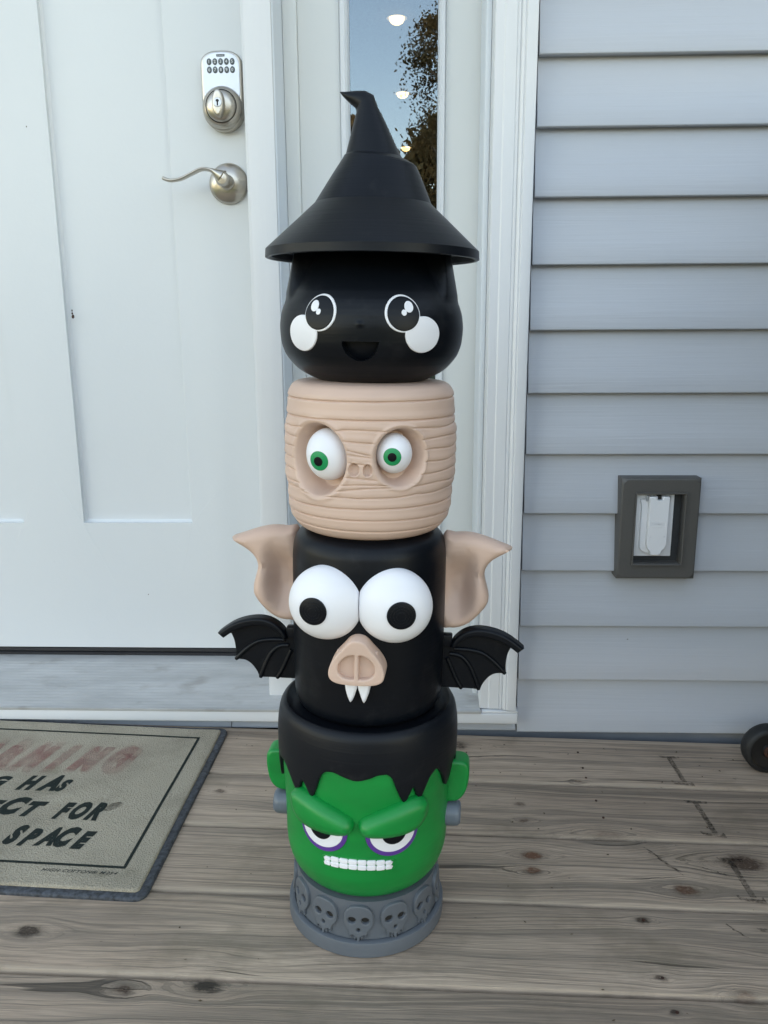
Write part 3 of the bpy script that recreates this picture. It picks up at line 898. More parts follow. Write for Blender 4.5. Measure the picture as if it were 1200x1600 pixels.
# ================================================================== DECK
deck = empty('deck', D.copy(), None, None, None, 'structure')
deck['label'] = 'weathered grey wooden deck of long boards in front of the door'
def board(ya, yb_, x0, x1, seed):
    rr = random.Random(seed)
    r = .0045
    prof = [(ya - r * .9, 0), (ya - r * .3, -.0010), (ya, -r), (ya, -.030), (yb_, -.030), (yb_, -r), (yb_ + r * .3, -.0010), (yb_ + r * .9, 0)]
    prof = [(ya - r, 0), (ya - r * .35, -.0008), (ya, -.0040), (ya, -.030), (yb_, -.030), (yb_, -.0040), (yb_ + r * .35, -.0008), (yb_ + r, 0)]
    prof += [(yb_ + (ya - yb_) * k, 0) for k in (.2, .35, .5, .65, .8)]
    sd = rr.random() * 90
    nx = max(4, int((x1 - x0) / .05)); n = len(prof)
    bm = bmesh.new(); rows = []
    for k in range(nx + 1):
        x = x0 + (x1 - x0) * k / nx
        row = []
        for (y, z) in prof:
            zz = z + (.0009 * mnoise.noise(Vector((x * 2.0, y * 9, sd))) if z > -.02 else 0)
            yy = y + .0008 * mnoise.noise(Vector((x * 3.1, y * 2, sd + 5)))
            row.append(bm.verts.new((x, yy, zz)))
        rows.append(row)
    for k in range(nx):
        for i in range(n): bm.faces.new((rows[k][i], rows[k][(i + 1) % n], rows[k + 1][(i + 1) % n], rows[k + 1][i]))
    bm.faces.new(rows[0][::-1]); bm.faces.new(rows[-1])
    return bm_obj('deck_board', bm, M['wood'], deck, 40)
YB, PT = -.0232, .143
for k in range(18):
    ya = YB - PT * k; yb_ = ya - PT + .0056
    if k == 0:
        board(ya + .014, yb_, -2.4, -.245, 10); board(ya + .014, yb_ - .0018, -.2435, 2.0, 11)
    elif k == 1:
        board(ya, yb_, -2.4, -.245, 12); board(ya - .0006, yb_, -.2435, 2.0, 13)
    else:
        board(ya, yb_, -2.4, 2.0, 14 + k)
box('joist', -2.4, 2.0, -.05, -.012, -.17, -.0305, M['shadowgap'], deck, 0)
for jx in (-2.2, -1.8, -1.4, -1.0, -.6, -.2, .2, .6, 1.0, 1.4, 1.8):
    box('joist', jx, jx + .038, -2.55, -.052, -.17, -.0305, M['shadowgap'], deck, 0)
box('joist', -2.4, 2.0, -2.60, -2.56, -.19, -.0305, M['wood'], deck, 0)

# lumber end marks printed on the boards, one per board
def stamp(y0, y1, dxs=0.0, sc=1.0, cut=1.0):
    bm = bmesh.new()
    def quad(p):
        vs = [bm.verts.new((x + dxs, y, .0012)) for x, y in p]
        bm.faces.new(vs)
    x0, x1 = .2375, .2735
    quad([(x0, y0 + .0005), (x1, y0 - .0015), (x1 - .001, y0 - .0085), (x0 + .004, y0 - .0065)])
    quad([(.2505, y0 - .006), (.2590, y0 - .0065), (.2612, y1 + .008), (.2530, y1 + .0085)])
    if cut > .9:
        quad([(x0 - .0015, y1 + .0090), (x0 + .001, y1 + .002), (.2705, y1 - .0035), (.2705, y1 + .0035)])
        quad([(.2660, y1 + .0035), (.2705, y1 + .0035), (.2700, y1 + .009), (.2670, y1 + .009)])
        quad([(x0 - .0015, y1 + .0090), (x0 + .002, y1 + .0090), (x0 + .002, y1 + .012), (x0 - .0015, y1 + .012)])
    bm_obj('lumber_stamp', bm, M['stamp'], deck)
stamp(-.0645, -.1560); stamp(-.2010, -.2930); stamp(-.3425, -.4320, .0); stamp(-.4805, -.572, .0); stamp(-.624, -.712)
def scribble(pts, w, n=9):
    bm = bmesh.new(); rr = random.Random(3)
    for k in range(n):
        s = k / n
        x = pts[0][0] + (pts[1][0] - pts[0][0]) * s; y = pts[0][1] + (pts[1][1] - pts[0][1]) * s
        L = w * (1.0 + rr.random()); a = rr.uniform(.5, 1.1)
        vs = [bm.verts.new((x + u * cos(a) - v * sin(a), y - u * sin(a) - v * cos(a), .0012)) for u, v in ((-L, -.0012), (L, -.0006), (L * .8, .001), (-L, .0012))]
        bm.faces.new(vs)
    bm_obj('black_scuff', bm, M['stamp'], deck)
scribble([(.1470, -.330), (.178, -.382)], .006)
scribble([(.214, -.368), (.246, -.384)], .0035, 6)
scribble([(.205, -.478), (.222, -.500)], .0035, 5)

# grit, bark crumbs and seed husks lying on the boards
bm = bmesh.new(); rr = random.Random(77)
for k in range(170):
    x = rr.uniform(-.6, .5); y = -.03 - abs(rr.gauss(0, .22)) if k % 2 else rr.uniform(-.75, -.05)
    if x < -.50 and y > -.5: continue
    L = rr.uniform(.0008, .0028); a = rr.uniform(0, 3.14); w = L * rr.uniform(.2, .6)
    p = [bm.verts.new((x + u * cos(a) - v * sin(a), y + u * sin(a) + v * cos(a), .0014 + h)) for u, v, h in ((-L, 0, 0), (0, -w, 0), (L, 0, 0), (0, w, 0), (0, 0, w))]
    for i in range(4): bm.faces.new((p[i], p[(i + 1) % 4], p[4]))
gr_o = bm_obj('deck_grit', bm, M['crumb'], None)
gr_o.matrix_world = D.copy(); tag(gr_o, 'scattered dark crumbs and grit lying on the deck boards', 'grit', None, 'stuff')

# nail and screw heads
for (x, y) in ((.101, -.0610), (.099, -.1120), (.098, -.1430), (.100, -.2090), (.101, -.2540), (.101, -.4725), (.097, -.566), (.0985, -.6140), (-.3930, -.0900), (-.3925, -.1330)):
    lathe('screw_head', [(.0019, -.001), (.0019, .0002), (.0012, .0001), (.0002, -.0002)], M['rust'], deck, 10, 50, 'Z', (x, y, .0008), cap=False)

# ================================================================== DOORMAT
mm = D @ Matrix.Translation((-.520, -.018, 0.0)) @ Matrix.Rotation(radians(-1.5), 4, 'Z')
mat_ = empty('doormat', mm, 'worn beige doormat with dark border line, black words and faded red lettering', 'doormat')
def mat_outline(ins, r, n=5):
    x0, x1, y0, y1 = -.755 + ins, .0040 - ins, -.4570 + ins, -.0080 - ins
    out = []
    for cx, cy, a0 in ((x1 - r, y1 - r, 0), (x0 + r, y1 - r, 90), (x0 + r, y0 + r, 180), (x1 - r, y0 + r, 270)):
        for i in range(n + 1):
            a = radians(a0 + 90 * i / n)
            out.append((cx + r * cos(a), cy + r * sin(a)))
    return out
def mat_wave(x, y): return .0012 * mnoise.noise(Vector((x * 6, y * 6, 3))) + .0022 * max(0, (x + .06) / .06) * max(0, (y + .09) / .09)
mz = lambda h: (lambda u, v, w: (u, v, .0012 + h + w + mat_wave(u, v)))
plate('rubber_backing', mat_outline(0, .016), mz(0), .0042, M['matedge'], mat_, cell=.03, bev=.004, sink=.0012, edge=.4)
plate('carpet_pile', mat_outline(.0110, .007), mz(.0042), .0036, M['pile'], mat_, cell=.018, bev=.003, sink=.001, edge=.25)
ZT = .0042 + .0036 + .0012
def flatprint(name, quads, mat, dz_=.0004):
    bm = bmesh.new()
    for q in quads:
        vs = [bm.verts.new((x, y, ZT + dz_ + mat_wave(x, y))) for x, y in q]
        bm.faces.new(vs)
    return bm_obj(name, bm, mat, mat_)
def line_quads(x0, y0, x1, y1, w, n=24):
    L = math.hypot(x1 - x0, y1 - y0); nx_, ny_ = -(y1 - y0) / L * w / 2, (x1 - x0) / L * w / 2
    q = []
    for i in range(n):
        a, b = i / n, (i + 1) / n
        p = lambda s, k: (x0 + (x1 - x0) * s + nx_ * k, y0 + (y1 - y0) * s + ny_ * k)
        q.append([p(a, -1), p(b, -1), p(b, 1), p(a, 1)])
    return q
BW = .0046
flatprint('border_line', line_quads(-.7110, -.0520, -.0370, -.0520, BW, 40) + line_quads(-.0390, -.0540, -.0410, -.4020, BW, 30) + line_quads(-.7110, -.4035, -.0392, -.4035, BW, 40) + line_quads(-.7130, -.0540, -.7130, -.4020, BW, 30), M['inkblack'])
def mat_text(name, s, x0, x1, ybase, cap, mat, bold, shear, jitter, seed, dz_=.0004):
    """letters one after the other between x0 and x1, each a bit different"""
    rr = random.Random(seed)
    geo = []; x = 0
    for ch in s:
        if ch == ' ': x += .42; continue
        vs, fs = text_geo(ch, 1.0, bold, shear)
        k = 1 + jitter * rr.uniform(-1, .9); rot = jitter * .35 * rr.uniform(-1, 1)
        w = max(v[0] for v in vs) - min(v[0] for v in vs); m = min(v[0] for v in vs)
        dy = jitter * .35 * rr.uniform(-1, 1)
        geo.append(([( x + ((vx - m) * cos(rot) - vy * sin(rot)) * k, dy + ((vx - m) * sin(rot) + vy * cos(rot)) * k) for vx, vy in vs], fs))
        x += w * k * .93 + .035
    tot = x - .03
    bm = bmesh.new()
    sx3 = (x1 - x0) / tot
    for vs, fs in geo:
        nv = []
        for vx, vy in vs:
            X = x0 + vx * sx3; Y = ybase + vy * cap / .70
            nv.append(bm.verts.new((X, Y, ZT + dz_ + mat_wave(X, Y))))
        for f in fs: bm.faces.new([nv[i] for i in f])
    return bm_obj(name, bm, mat, mat_)
mat_text('mat_lettering', 'G', -.3260, -.2960, -.2305, .028, M['inkblack'], .074, .42, .0, 1)
mat_text('mat_lettering', 'HAS', -.2760, -.1975, -.2350, .034, M['inkblack'], .074, .42, .16, 5)
mat_text('mat_lettering', 'PECT', -.3320, -.2085, -.2985, .035, M['inkblack'], .074, .42, .12, 4)
mat_text('mat_lettering', 'FOR', -.1870, -.1195, -.3000, .036, M['inkblack'], .074, .42, .10, 9)
mat_text('mat_lettering', 'SPACE', -.2300, -.1085, -.3650, .038, M['inkblack'], .078, .42, .13, 12)
mat_text('faded_red_lettering', 'WARNING', -.4700, -.1220, -.1690, .062, M['inkred'], .15, .42, .10, 7)
mat_text('faded_red_lettering', 'WARNING', -.4650, -.1300, -.1580, .058, M['inkred'], .17, .62, .10, 8, .0007)
mat_text('maker_lettering', 'HIGH COTTON\u00ae M254', -.1480, -.0460, -.4190, .0056, M['inkfine'], .014, .35, .0, 1)
mesh_obj('dark_stain', [(-.1085 + (.0125 + .003 * sin(a * 3)) * cos(a) * .7 + .006 * sin(a), -.2677 + .0125 * sin(a), ZT + .0005) for a in [i * pi / 10 for i in range(20)]], [tuple(range(20))], M['stainm'], mat_)

# ================================================================== CART WITH THE WHEEL
ct = empty('rolling_cart', D @ Matrix.Translation((.62, -.25, 0)), 'cart at the right edge of the deck, only its small black wheel in view, unseen body added to shade the deck', 'cart')
WX, WZ, WR = .4060 - .62, .0405, .0405
wy = .25
wh = lathe('wheel', [(.030, -.086 + wy), (WR - .003, -.086 + wy), (WR, -.0890 + wy), (WR + .0003, -.095 + wy), (WR, -.1085 + wy), (WR - .0035, -.1125 + wy), (.0325, -.1130 + wy), (.0320, -.1115 + wy)], M['rubber'], ct, 72, 50, 'Y', (WX, 0, WZ), cap=False)
lathe('hub', [(.0322, -.1115 + wy), (.0300, -.1090 + wy), (.0130, -.1085 + wy), (.0115, -.1120 + wy), (.0115, -.086 + wy), (.030, -.086 + wy)], M['hub'], wh, 48, 40, 'Y', (WX, 0, WZ), cap=False)
lathe('washer', [(.0112, -.1110 + wy), (.0108, -.1140 + wy), (.0075, -.1150 + wy), (.0060, -.1140 + wy), (.0004, -.114 + wy)], M['rust'], wh, 24, 40, 'Y', (WX, 0, WZ), cap=False)
lathe('axle_bolt', [(.0042, -.113 + wy), (.0042, -.1175 + wy), (.0030, -.1185 + wy), (.0003, -.1187 + wy)], M['steel'], wh, 6, 20, 'Y', (WX, 0, WZ), cap=False)
tube('axle', [(WX, -.087 + wy, WZ), (WX, -.060 + wy, WZ)], .006, M['cart'], ct)
box('cart_leg', WX - .012, .30, -.074 + wy, -.050 + wy, WZ - .010, WZ + .010, M['cart'], ct)
box('cart_leg', -.125, -.10, -.074 + wy, -.050 + wy, WZ, .70, M['cart'], ct)
box('cart_leg', .34, .365, -.074 + wy, -.050 + wy, .0, .70, M['cart'], ct)
box('cart_leg', -.125, -.10, -.68, -.656, .0, .70, M['cart'], ct)
box('cart_leg', .34, .365, -.68, -.656, .0, .70, M['cart'], ct)
box('cart_shade_body', -.13, .40, -.70, .20, .20, 1.10, M['cart'], ct, .04, 4)  # unseen bulk, added and sized to darken the deck and wall beside it
box('cart_shelf', -.13, .40, -.70, .20, .10, .12, M['cart'], ct, .004)

# ================================================================== THE TOTEM
YAW = radians(-4.2)
TM = D @ Matrix.Translation((-.24713, -.45676, 0)) @ Matrix.Rotation(-.0055, 4, 'Y') @ Matrix.Rotation(YAW, 4, 'Z')
G = 'stacked printed monster totem'
def sec(name, z, label, cat):
    return empty(name, TM @ Matrix.Translation((0, 0, z)), label, cat, G)
def cyl(rf, z0=0.0):
    """(degrees, height) on a round body"""
    def f(u, v, w):
        r = (rf(v) if callable(rf) else rf) + w
        a = radians(u)
        return (r * sin(a), -r * cos(a), v - z0)
    return f
def arc(rf, phi0, zc=None):
    """(arc metres, metres) patch about phi0"""
    def wrap(z0):
        def f(u, v, w):
            r0 = rf(v) if callable(rf) else rf
            a = radians(phi0) + u / (rf(zc) if callable(rf) else rf)
            return ((r0 + w) * sin(a), -(r0 + w) * cos(a), v - z0)
        return f
    return wrap

# ---- pedestal with skulls
B0 = 0.0
ped = sec('skull_pedestal', B0, 'dark grey round base with a ring of raised skulls, at the foot of the stack', 'pedestal')
drum = pchip([(.014, .0900), (.030, .0885), (.050, .0875), (.070, .0868)])
lathe('base_flange', [(.0005, 0.0002), (.0962, 0.0002), (.0972, .0012), (.0972, .0175), (.0966, .0190), (.0950, .0198), (.0905, .0198), (.0895, .0180), (.0005, .0180)], M['grey'], ped, 160, 35, cap=False)
lathe('base_drum', [(.0895, .0150), (.0888, .025), (.0882, .035), (.0875, .05), (.0868, .068), (.04, .069)], M['grey'], ped, 160, 40, cap=False)
sk = []
half = [(0, .0645), (.007, .0638), (.0125, .0605), (.0162, .0550), (.0175, .0480), (.0170, .0415), (.0145, .0360), (.0118, .0325), (.0106, .0295), (.0100, .0232), (.0088, .0226), (.0076, .0266), (.0056, .0268), (.0044, .0208), (.0034, .0206), (.0024, .0246), (.0010, .0180), (0, .0172)]
skull_out = half + [(-x, y) for x, y in half[-2:0:-1]]
skull_out = catmull(skull_out, 2)
def skull_map(u, v, w):
    r = drum(v) + w
    a = u / .0885
    return (r * sin(a), -r * cos(a), v)
so = plate('skull', skull_out, skull_map, .0042, M['grey'], ped,
           holes=[ellipse(-.0078, .0458, .0046, .0040, 16, .25), ellipse(.0078, .0458, .0046, .0040, 16, -.25), ellipse(0, .0338, .0021, .0024, 10)], cell=.004, bev=.0013, sink=.001, edge=.5, hole_sink=.0010, smooth=38)
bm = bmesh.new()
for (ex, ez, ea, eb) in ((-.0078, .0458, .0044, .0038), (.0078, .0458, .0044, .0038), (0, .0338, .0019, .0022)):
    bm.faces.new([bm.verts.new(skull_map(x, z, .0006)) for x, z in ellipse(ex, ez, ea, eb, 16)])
sock = bm_obj('skull_hole_shade', bm, M['darkslot'], so)  # flat dark discs stand in for the shade inside the hollow base
so.rotation_euler = (0, 0, radians(1.2))
for k in range(1, 13):
    c = so.copy(); COL.objects.link(c); c.parent = ped
    e_ = sock.copy(); COL.objects.link(e_); e_.parent = c
    c.rotation_euler = (0, 0, radians(1.2 + k * 360 / 13))

# ---- green monster head
GZ = .045
mon = sec('green_monster_head', GZ, 'green scowling monster head with ragged black hair, purple rimmed eyes and white teeth', 'figure head')
gr = pchip([(.064, .0640), (.066, .0705), (.069, .0782), (.075, .0855), (.083, .0912), (.093, .0953), (.105, .0980), (.120, .0990), (.150, .0995), (.185, .1012), (.215, .1030), (.250, .1035), (.275, .1010), (.283, .095)])
zs = [.064 + (.283 - .064) * (i / 110) ** 1.15 for i in range(111)]
shell('head', 200, [z - GZ for z in zs], lambda a, z: gr(z + GZ), M['green'], mon)
hem_pts = [(-180, .205), (-160, .221), (-140, .203), (-120, .224), (-100, .205), (-88, .224), (-77, .188), (-66, .2235), (-58.4, .2250), (-50, .2150), (-43.5, .2010), (-41, .2040), (-36.4, .2190), (-32, .2085), (-29.8, .2015), (-27, .2110), (-22.2, .2340), (-18, .2415), (-14.3, .2425), (-6.9, .2385), (.2, .2355), (8.3, .2390), (13, .2425), (17.6, .2430), (21, .2380), (25, .2200), (29.8, .2040), (33, .2130), (35.5, .2210), (38, .2100), (40.9, .2030), (44, .2130), (48.5, .2270), (53.6, .2320), (60, .2200), (67.6, .1990), (69.5, .2010), (75, .2180), (82, .2230), (92, .203), (104, .224), (120, .205), (140, .222), (160, .204), (180, .205)]
hem = pchip(hem_pts)
hr = pchip([(.185, .1052), (.20, .1062), (.215, .1075), (.250, .1082), (.266, .1074), (.276, .1058)])
def hair():
    bm = bmesh.new(); rows = []; n = 540
    prof_top = [(.1058, .2765), (.1045, .2815), (.1022, .2855), (.0995, .2880), (.0975, .2884), (.0960, .2872), (.093, .2850), (.088, .2838), (.07, .2832)]
    m = 22
    for k in range(m + 1):
        row = []
        for i in range(n):
            a = 2 * pi * i / n - pi; h = hem(math.degrees(a)); z = h + (.2765 - h) * (k / m)
            r = hr(z)
            if k == 0: r -= .0006
            row.append(bm.verts.new((r * sin(a), -r * cos(a), z - GZ)))
        rows.append(row)
    for (r, z) in prof_top[1:]:
        rows.append([bm.verts.new((r * sin(2 * pi * i / n - pi), -r * cos(2 * pi * i / n - pi), z - GZ)) for i in range(n)])
    inner = []
    for k in range(3):
        row = []
        for i in range(n):
            a = 2 * pi * i / n - pi; h = hem(math.degrees(a)); z = h + (.2765 - h) * (k / 6)
            r = gr(z) - .0002 + (.0002 if k else .0)
            row.append(bm.verts.new((r * sin(a), -r * cos(a), z - GZ)))
        inner.append(row)
    rows = [inner[2], inner[1], inner[0]] + rows
    for a, b in zip(rows, rows[1:]):
        for i in range(n): bm.faces.new((a[i], a[(i + 1) % n], b[(i + 1) % n], b[i]))
    bm.faces.new(rows[-1])
    return bm_obj('hair', bm, M['blackhair'], mon, 42)
hair()
brow = [(-1.4, .1760), (-1.7, .1815), (-4, .1870), (-11, .1940), (-22, .2015), (-32, .2065), (-40, .2070), (-45, .2025), (-46.5, .1930), (-45, .1810), (-41, .1710), (-34, .1655), (-24, .1638), (-14, .1640), (-6.5, .1658), (-2.6, .1698)]
RG = .0997
for s in (1, -1):
    out = catmull([(s * radians(-x_) * -1 * RG, y_) for x_, y_ in brow], 3)
    if s < 0: out = out[::-1]
    mp = lambda u, v, w: ((gr(v) + w) * sin(u / RG), -(gr(v) + w) * cos(u / RG), v - GZ)
    plate('brow', out, mp, .0148, M['green'], mon, cell=.0032, bev=.0112, sink=.001, edge=.16, smooth=80)
    sgn = -1 if s > 0 else 1
    c0 = sgn * radians(23.7) * RG
    rim = plate('eye_rim', ellipse(c0, .1635, .0312, .0275, 48), mp, .0015, M['purple'], mon, cell=.006, bev=.0006, sink=.001, edge=.5)
    ew = plate('eye_white', ellipse(c0 + sgn * .000, .1640, .0262, .0222, 48), lambda u, v, w: mp(u, v, w + .0014), .0010, M['white'], mon, cell=.006, bev=.0008, sink=.001, edge=.4)
    plate('pupil', ellipse(c0 + sgn * .001, .1650, .0138, .0132, 40), lambda u, v, w: mp(u, v, w + .0024), .0010, M['black'], ew, cell=.006, bev=.0008, sink=.001, edge=.4)
# mouth slot and teeth
mp = lambda u, v, w: ((gr(v) + w) * sin(u / RG), -(gr(v) + w) * cos(u / RG), v - GZ)
slot = catmull([(-.0420, .1240), (-.0405, .1300), (-.030, .1328), (0, .1345), (.030, .1332), (.0435, .1300), (.0450, .1240), (.0435, .1185), (.030, .1182), (0, .1195), (-.030, .1178), (-.0405, .1185)], 4)
plate('mouth_rim', slot, mp, .0008, M['green'], mon, cell=.006, bev=.0007, sink=.001, edge=.3)
xs_ = [-.0405 + .0838 * k / 8 for k in range(9)]
def gumf(u): return .1248 + .0020 * (1 - (u / .04) ** 2)          # line between the rows
for k in range(8):
    a, b = xs_[k] + .0001, xs_[k + 1] - .0001
    for up in (1, 0):
        m = (a + b) / 2; e = .0018 if k in (0, 7) else 0
        mid = gumf(m)
        if up: z0t, z1t = mid + .0001, mid + .0063 - e * .5
        else: z0t, z1t = mid - .0066 + e * .5, mid - .0001
        c_ = .0013
        out = [(a + c_, z0t), (b - c_, z0t), (b, z0t + c_), (b, z1t - c_), (b - c_, z1t), (a + c_, z1t), (a, z1t - c_), (a, z0t + c_)]
        if k == 0: out = [(a + .003, z0t), (b - c_, z0t), (b, z0t + c_), (b, z1t - c_), (b - c_, z1t), (a + .004, z1t), (a + .001, (z0t + z1t) / 2)]
        if k == 7: out = [(a + c_, z0t), (b - .003, z0t), (b - .001, (z0t + z1t) / 2), (b - .004, z1t), (a + c_, z1t), (a, z1t - c_), (a, z0t + c_)]
        plate('tooth', out, mp, .0026, M['white'], mon, cell=.006, bev=.0008, sink=.0005, edge=.4)
# ears of the monster: rounded slabs
for s in (-1, 1):
    prof = catmull([(.094, .2125), (.108, .2125), (.1170, .2115), (.1222, .2075), (.1242, .2010), (.1240, .1880), (.1215, .1740), (.1165, .1640), (.1080, .1585), (.094, .1575)], 4, False)
    prof = [(s * x, z) for x, z in prof]
    if s < 0: prof = prof[::-1]
    plate('ear', prof, lambda u, v, w: (u, -w + .014, v - GZ), .026, M['green'], mon, cell=.008, bev=.0032, sink=.0, edge=.82, smooth=45, back=True)
    bz = .1395
    lathe('bolt', [(.0158, s * .094), (.0158, s * .1075), (.0150, s * .1125), (.0128, s * .1152), (.0098, s * .1158), (.0088, s * .1148), (.0080, s * .1115), (.0004, s * .1105)], M['bolt'], mon, 48, 45, 'X', (0, -.004, bz - GZ), cap=False)

# ---- bat head
BZ = .2838
bat = sec('bat_head', BZ, 'black bat head with two bulging white eyes, tan pig snout, fangs, pointed ears and wings', 'figure head')
br = pchip([(.2838, .0720), (.2860, .0785), (.2895, .0830), (.2950, .0856), (.303, .0868), (.33, .0878), (.40, .0884), (.46, .0882), (.478, .0868), (.487, .0838), (.4935, .0780), (.4965, .070)])
zs = [.2838 + .0002 + (.4965 - .284) * (i / 80) for i in range(81)]
shell('body', 180, [z - BZ for z in zs], lambda a, z: br(z + BZ), M['black'], bat)
for s in (-1, 1):
    bm = bmesh.new()
    bmesh.ops.create_uvsphere(bm, u_segments=72, v_segments=48, radius=1)
    cx, cy, cz, R_, RY = s * .0362, -.0790, .4300, .0412, .0300
    for v in bm.verts:
        x = cx + v.co.x * R_; y = cy + v.co.y * RY; z = cz + v.co.z * R_
        if s * x < .0003: x = s * .0003
        v.co = Vector((x, y, z - BZ))
    ey = bm_obj('eyeball', bm, M['white'], bat, 60)
    def pm(u, v, w):
        ou, ov = u + s * .0100, v - .0015
        k = 1 - (ou * ou + ov * ov) / R_ ** 2
        y = cy - RY * sqrt(max(0, k))
        n_ = Vector((ou / R_ ** 2, (y - cy) / RY ** 2, ov / R_ ** 2)).normalized()
        return (cx + ou + n_.x * w, y + n_.y * w, cz + ov + n_.z * w - BZ)
    pu = plate('pupil', ellipse(0, 0, .0148, .0150, 48), pm, .0016, M['black'], ey, cell=.004, bev=.0010, sink=.002, edge=.5)
    for rr_ in (.0045, .0075, .0105):      # concentric print rings
        plate('print_ring', ellipse(0, 0, rr_ + .0004, rr_ + .0004, 32), lambda u, v, w: pm(u, v, .0015 + w), .0004, M['black'], ey, holes=[ellipse(0, 0, rr_ - .0004, rr_ - .0004, 32)], cell=.02, bev=.0003, sink=0, edge=.3)
hs_ = [(0, .3990), (.0050, .3982), (.0100, .3950), (.0150, .3890), (.0225, .3800), (.0280, .3705), (.0300, .3620), (.0280, .3550), (.0215, .3510), (.0110, .3494), (0, .3490)]
sn_out = catmull(hs_ + [(-x, z) for x, z in hs_[-2:0:-1]], 3)
def dhole(s):
    p = [(.0024, .3825), (.0070, .3820), (.0130, .3790), (.0180, .3730), (.0195, .3670), (.0180, .3610), (.0130, .3572), (.0070, .3560), (.0024, .3562)]
    p = catmull(p, 3, False)
    p = [(s * x, z) for x, z in p]
    return p if s > 0 else p[::-1]
sno = plate('snout', sn_out, lambda u, v, w: (u, -.0860 - w - .06 * max(0, .375 - v), v - BZ), .0240, M['tan'], bat, holes=[dhole(1), dhole(-1)], cell=.005, bev=.0017, sink=.012, edge=.93, hole_sink=-.0155, smooth=45)
plate('nostril_floor', [(-.0215, .3540), (.0215, .3540), (.0215, .3845), (-.0215, .3845)], lambda u, v, w: (u, -.1015 - w - .06 * max(0, .375 - v), v - BZ), .0006, M['tan'], sno, cell=.02, bev=.0005, sink=.004)
for s in (-1, 1):
    f = [(s * .0002, .3520), (s * .0138, .3520), (s * .0138, .3440), (s * .0122, .3350), (s * .0088, .3258), (s * .0066, .3248), (s * .0042, .3290), (s * .0018, .3365), (s * .0002, .3420)]
    if s < 0: f = f[::-1]
    plate('fang', catmull(f, 3), lambda u, v, w: (u, -.0920 - w, v - BZ), .0095, M['white'], bat, cell=.004, bev=.0022, sink=.008, edge=.5, smooth=70)
# ears
ear_h = [(.0840, .4860), (.0980, .4895), (.1150, .4905), (.1320, .4870), (.1480, .4815), (.1625, .4760), (.1560, .4700), (.1470, .4645), (.1385, .4575), (.1335, .4490), (.1330, .4400), (.1360, .4280), (.1385, .4170), (.1370, .4070), (.1290, .3950), (.1180, .3840), (.1060, .3775), (.0950, .3760), (.0840, .3790), (.0825, .4300)]
def sm(x): x = max(0, min(1, x)); return x * x * (3 - 2 * x)
def bowl(u, v, d):
    u = abs(u)
    # concave cup, open towards the body, curving up into the tip
    uc = .1030 + .22 * max(0, v - .430) ** 1.0
    w_ = .0200 if u > uc else .045
    q = sqrt(((u - uc) / w_) ** 2 + ((v - .4270) / .043) ** 2)
    c = -.0200 * sm((1.15 - q) / 1.0)
    rid = .0012 * exp(-((q - 1.22) / .18) ** 2) * (1 if u > uc else 0)
    return (c + rid) * sm((d - .001) / .006)
for s in (-1, 1):
    out = catmull(ear_h, 3)
    out = [(s * u, v) for u, v in out]
    if s < 0: out = out[::-1]
    plate('ear', out, lambda u, v, w: (u, -w + .012 - .10 * (abs(u) - .085), v - BZ), .0165, M['tan'], bat, cell=.0024, bev=.0075, sink=.004, edge=.15, dome=bowl, smooth=75, back=True)
# wings
wh_ = []
top_arc = catmull([(.0960, .3560), (.1010, .3665), (.1120, .3760), (.1270, .3805), (.1440, .3790), (.1600, .3735), (.1720, .3660), (.1815, .3585)], 5, False)
und_arc = catmull([(.1745, .3525), (.1655, .3592), (.1550, .3648), (.1420, .3690), (.1280, .3708), (.1150, .3680), (.1060, .3610), (.1010, .3540)], 5, False)
membrane = top_arc + [(.1745, .3525), (.1690, .3565)] + catmull([(.1665, .3560), (.1632, .3470), (.1618, .3350), (.1625, .3240)], 5, False) + [(.1610, .3228)] + \
    catmull([(.1590, .3236), (.1500, .3228), (.1425, .3180), (.1360, .3090), (.1330, .3010)], 5, False) + [(.1312, .3000)] + \
    catmull([(.1298, .3018), (.1200, .3022), (.1125, .3022)], 3, False) + [(.1112, .3008), (.1098, .3020), (.0950, .3022), (.0800, .3022), (.0800, .3560)]
rim_band = top_arc + und_arc
for s in (-1, 1):
    fl = (lambda pts: [(s * x, z) for x, z in pts] if s > 0 else [(-x, z) for x, z in pts][::-1])
    wg = plate('wing', fl(membrane), lambda u, v, w: (u, -w + .004, v - BZ), .0045, M['black'], bat, cell=.008, bev=.0008, sink=.001, edge=.5, smooth=40, back=True)
    plate('wing_arm', fl(rim_band), lambda u, v, w: (u, -w + .0005, v - BZ), .0110, M['black'], wg, cell=.008, bev=.0022, sink=.004, edge=.6, smooth=45)
    for pts in ([(.1010, .3520), (.1180, .3515), (.1340, .3480), (.1480, .3380), (.1615, .3240)], [(.0960, .3455), (.1080, .3435), (.1180, .3340), (.1260, .3180), (.1315, .3020)], [(.0930, .3400), (.0975, .3300), (.1040, .3150), (.1112, .3022)]):
        c = catmull(pts, 6, False)
        tube('wing_rib', [(s * x, -.0012, z - BZ) for x, z in c], [.0026] * (len(c) - 1) + [.0019], M['black'], wg, 10)
    box('wing_hinge', *( (.082, .0985) if s > 0 else (-.0985, -.082)), -.006, .006, .3560 - BZ, .3700 - BZ, M['black'], wg, .002)

# ---- mummy head
MZ = .4965
mum = sec('mummy_head', MZ, 'tan bandage wrapped mummy head with two uneven white eyes with green irises', 'figure head')
mr = pchip([(.4965, .0640), (.4985, .0730), (.5020, .0795), (.5080, .0848), (.5150, .0885), (.5230, .0906), (.535, .0918), (.55, .0922), (.585, .0928), (.62, .0924), (.64, .0918), (.650, .0902), (.6565, .0872), (.6605, .0815), (.6620, .072)])
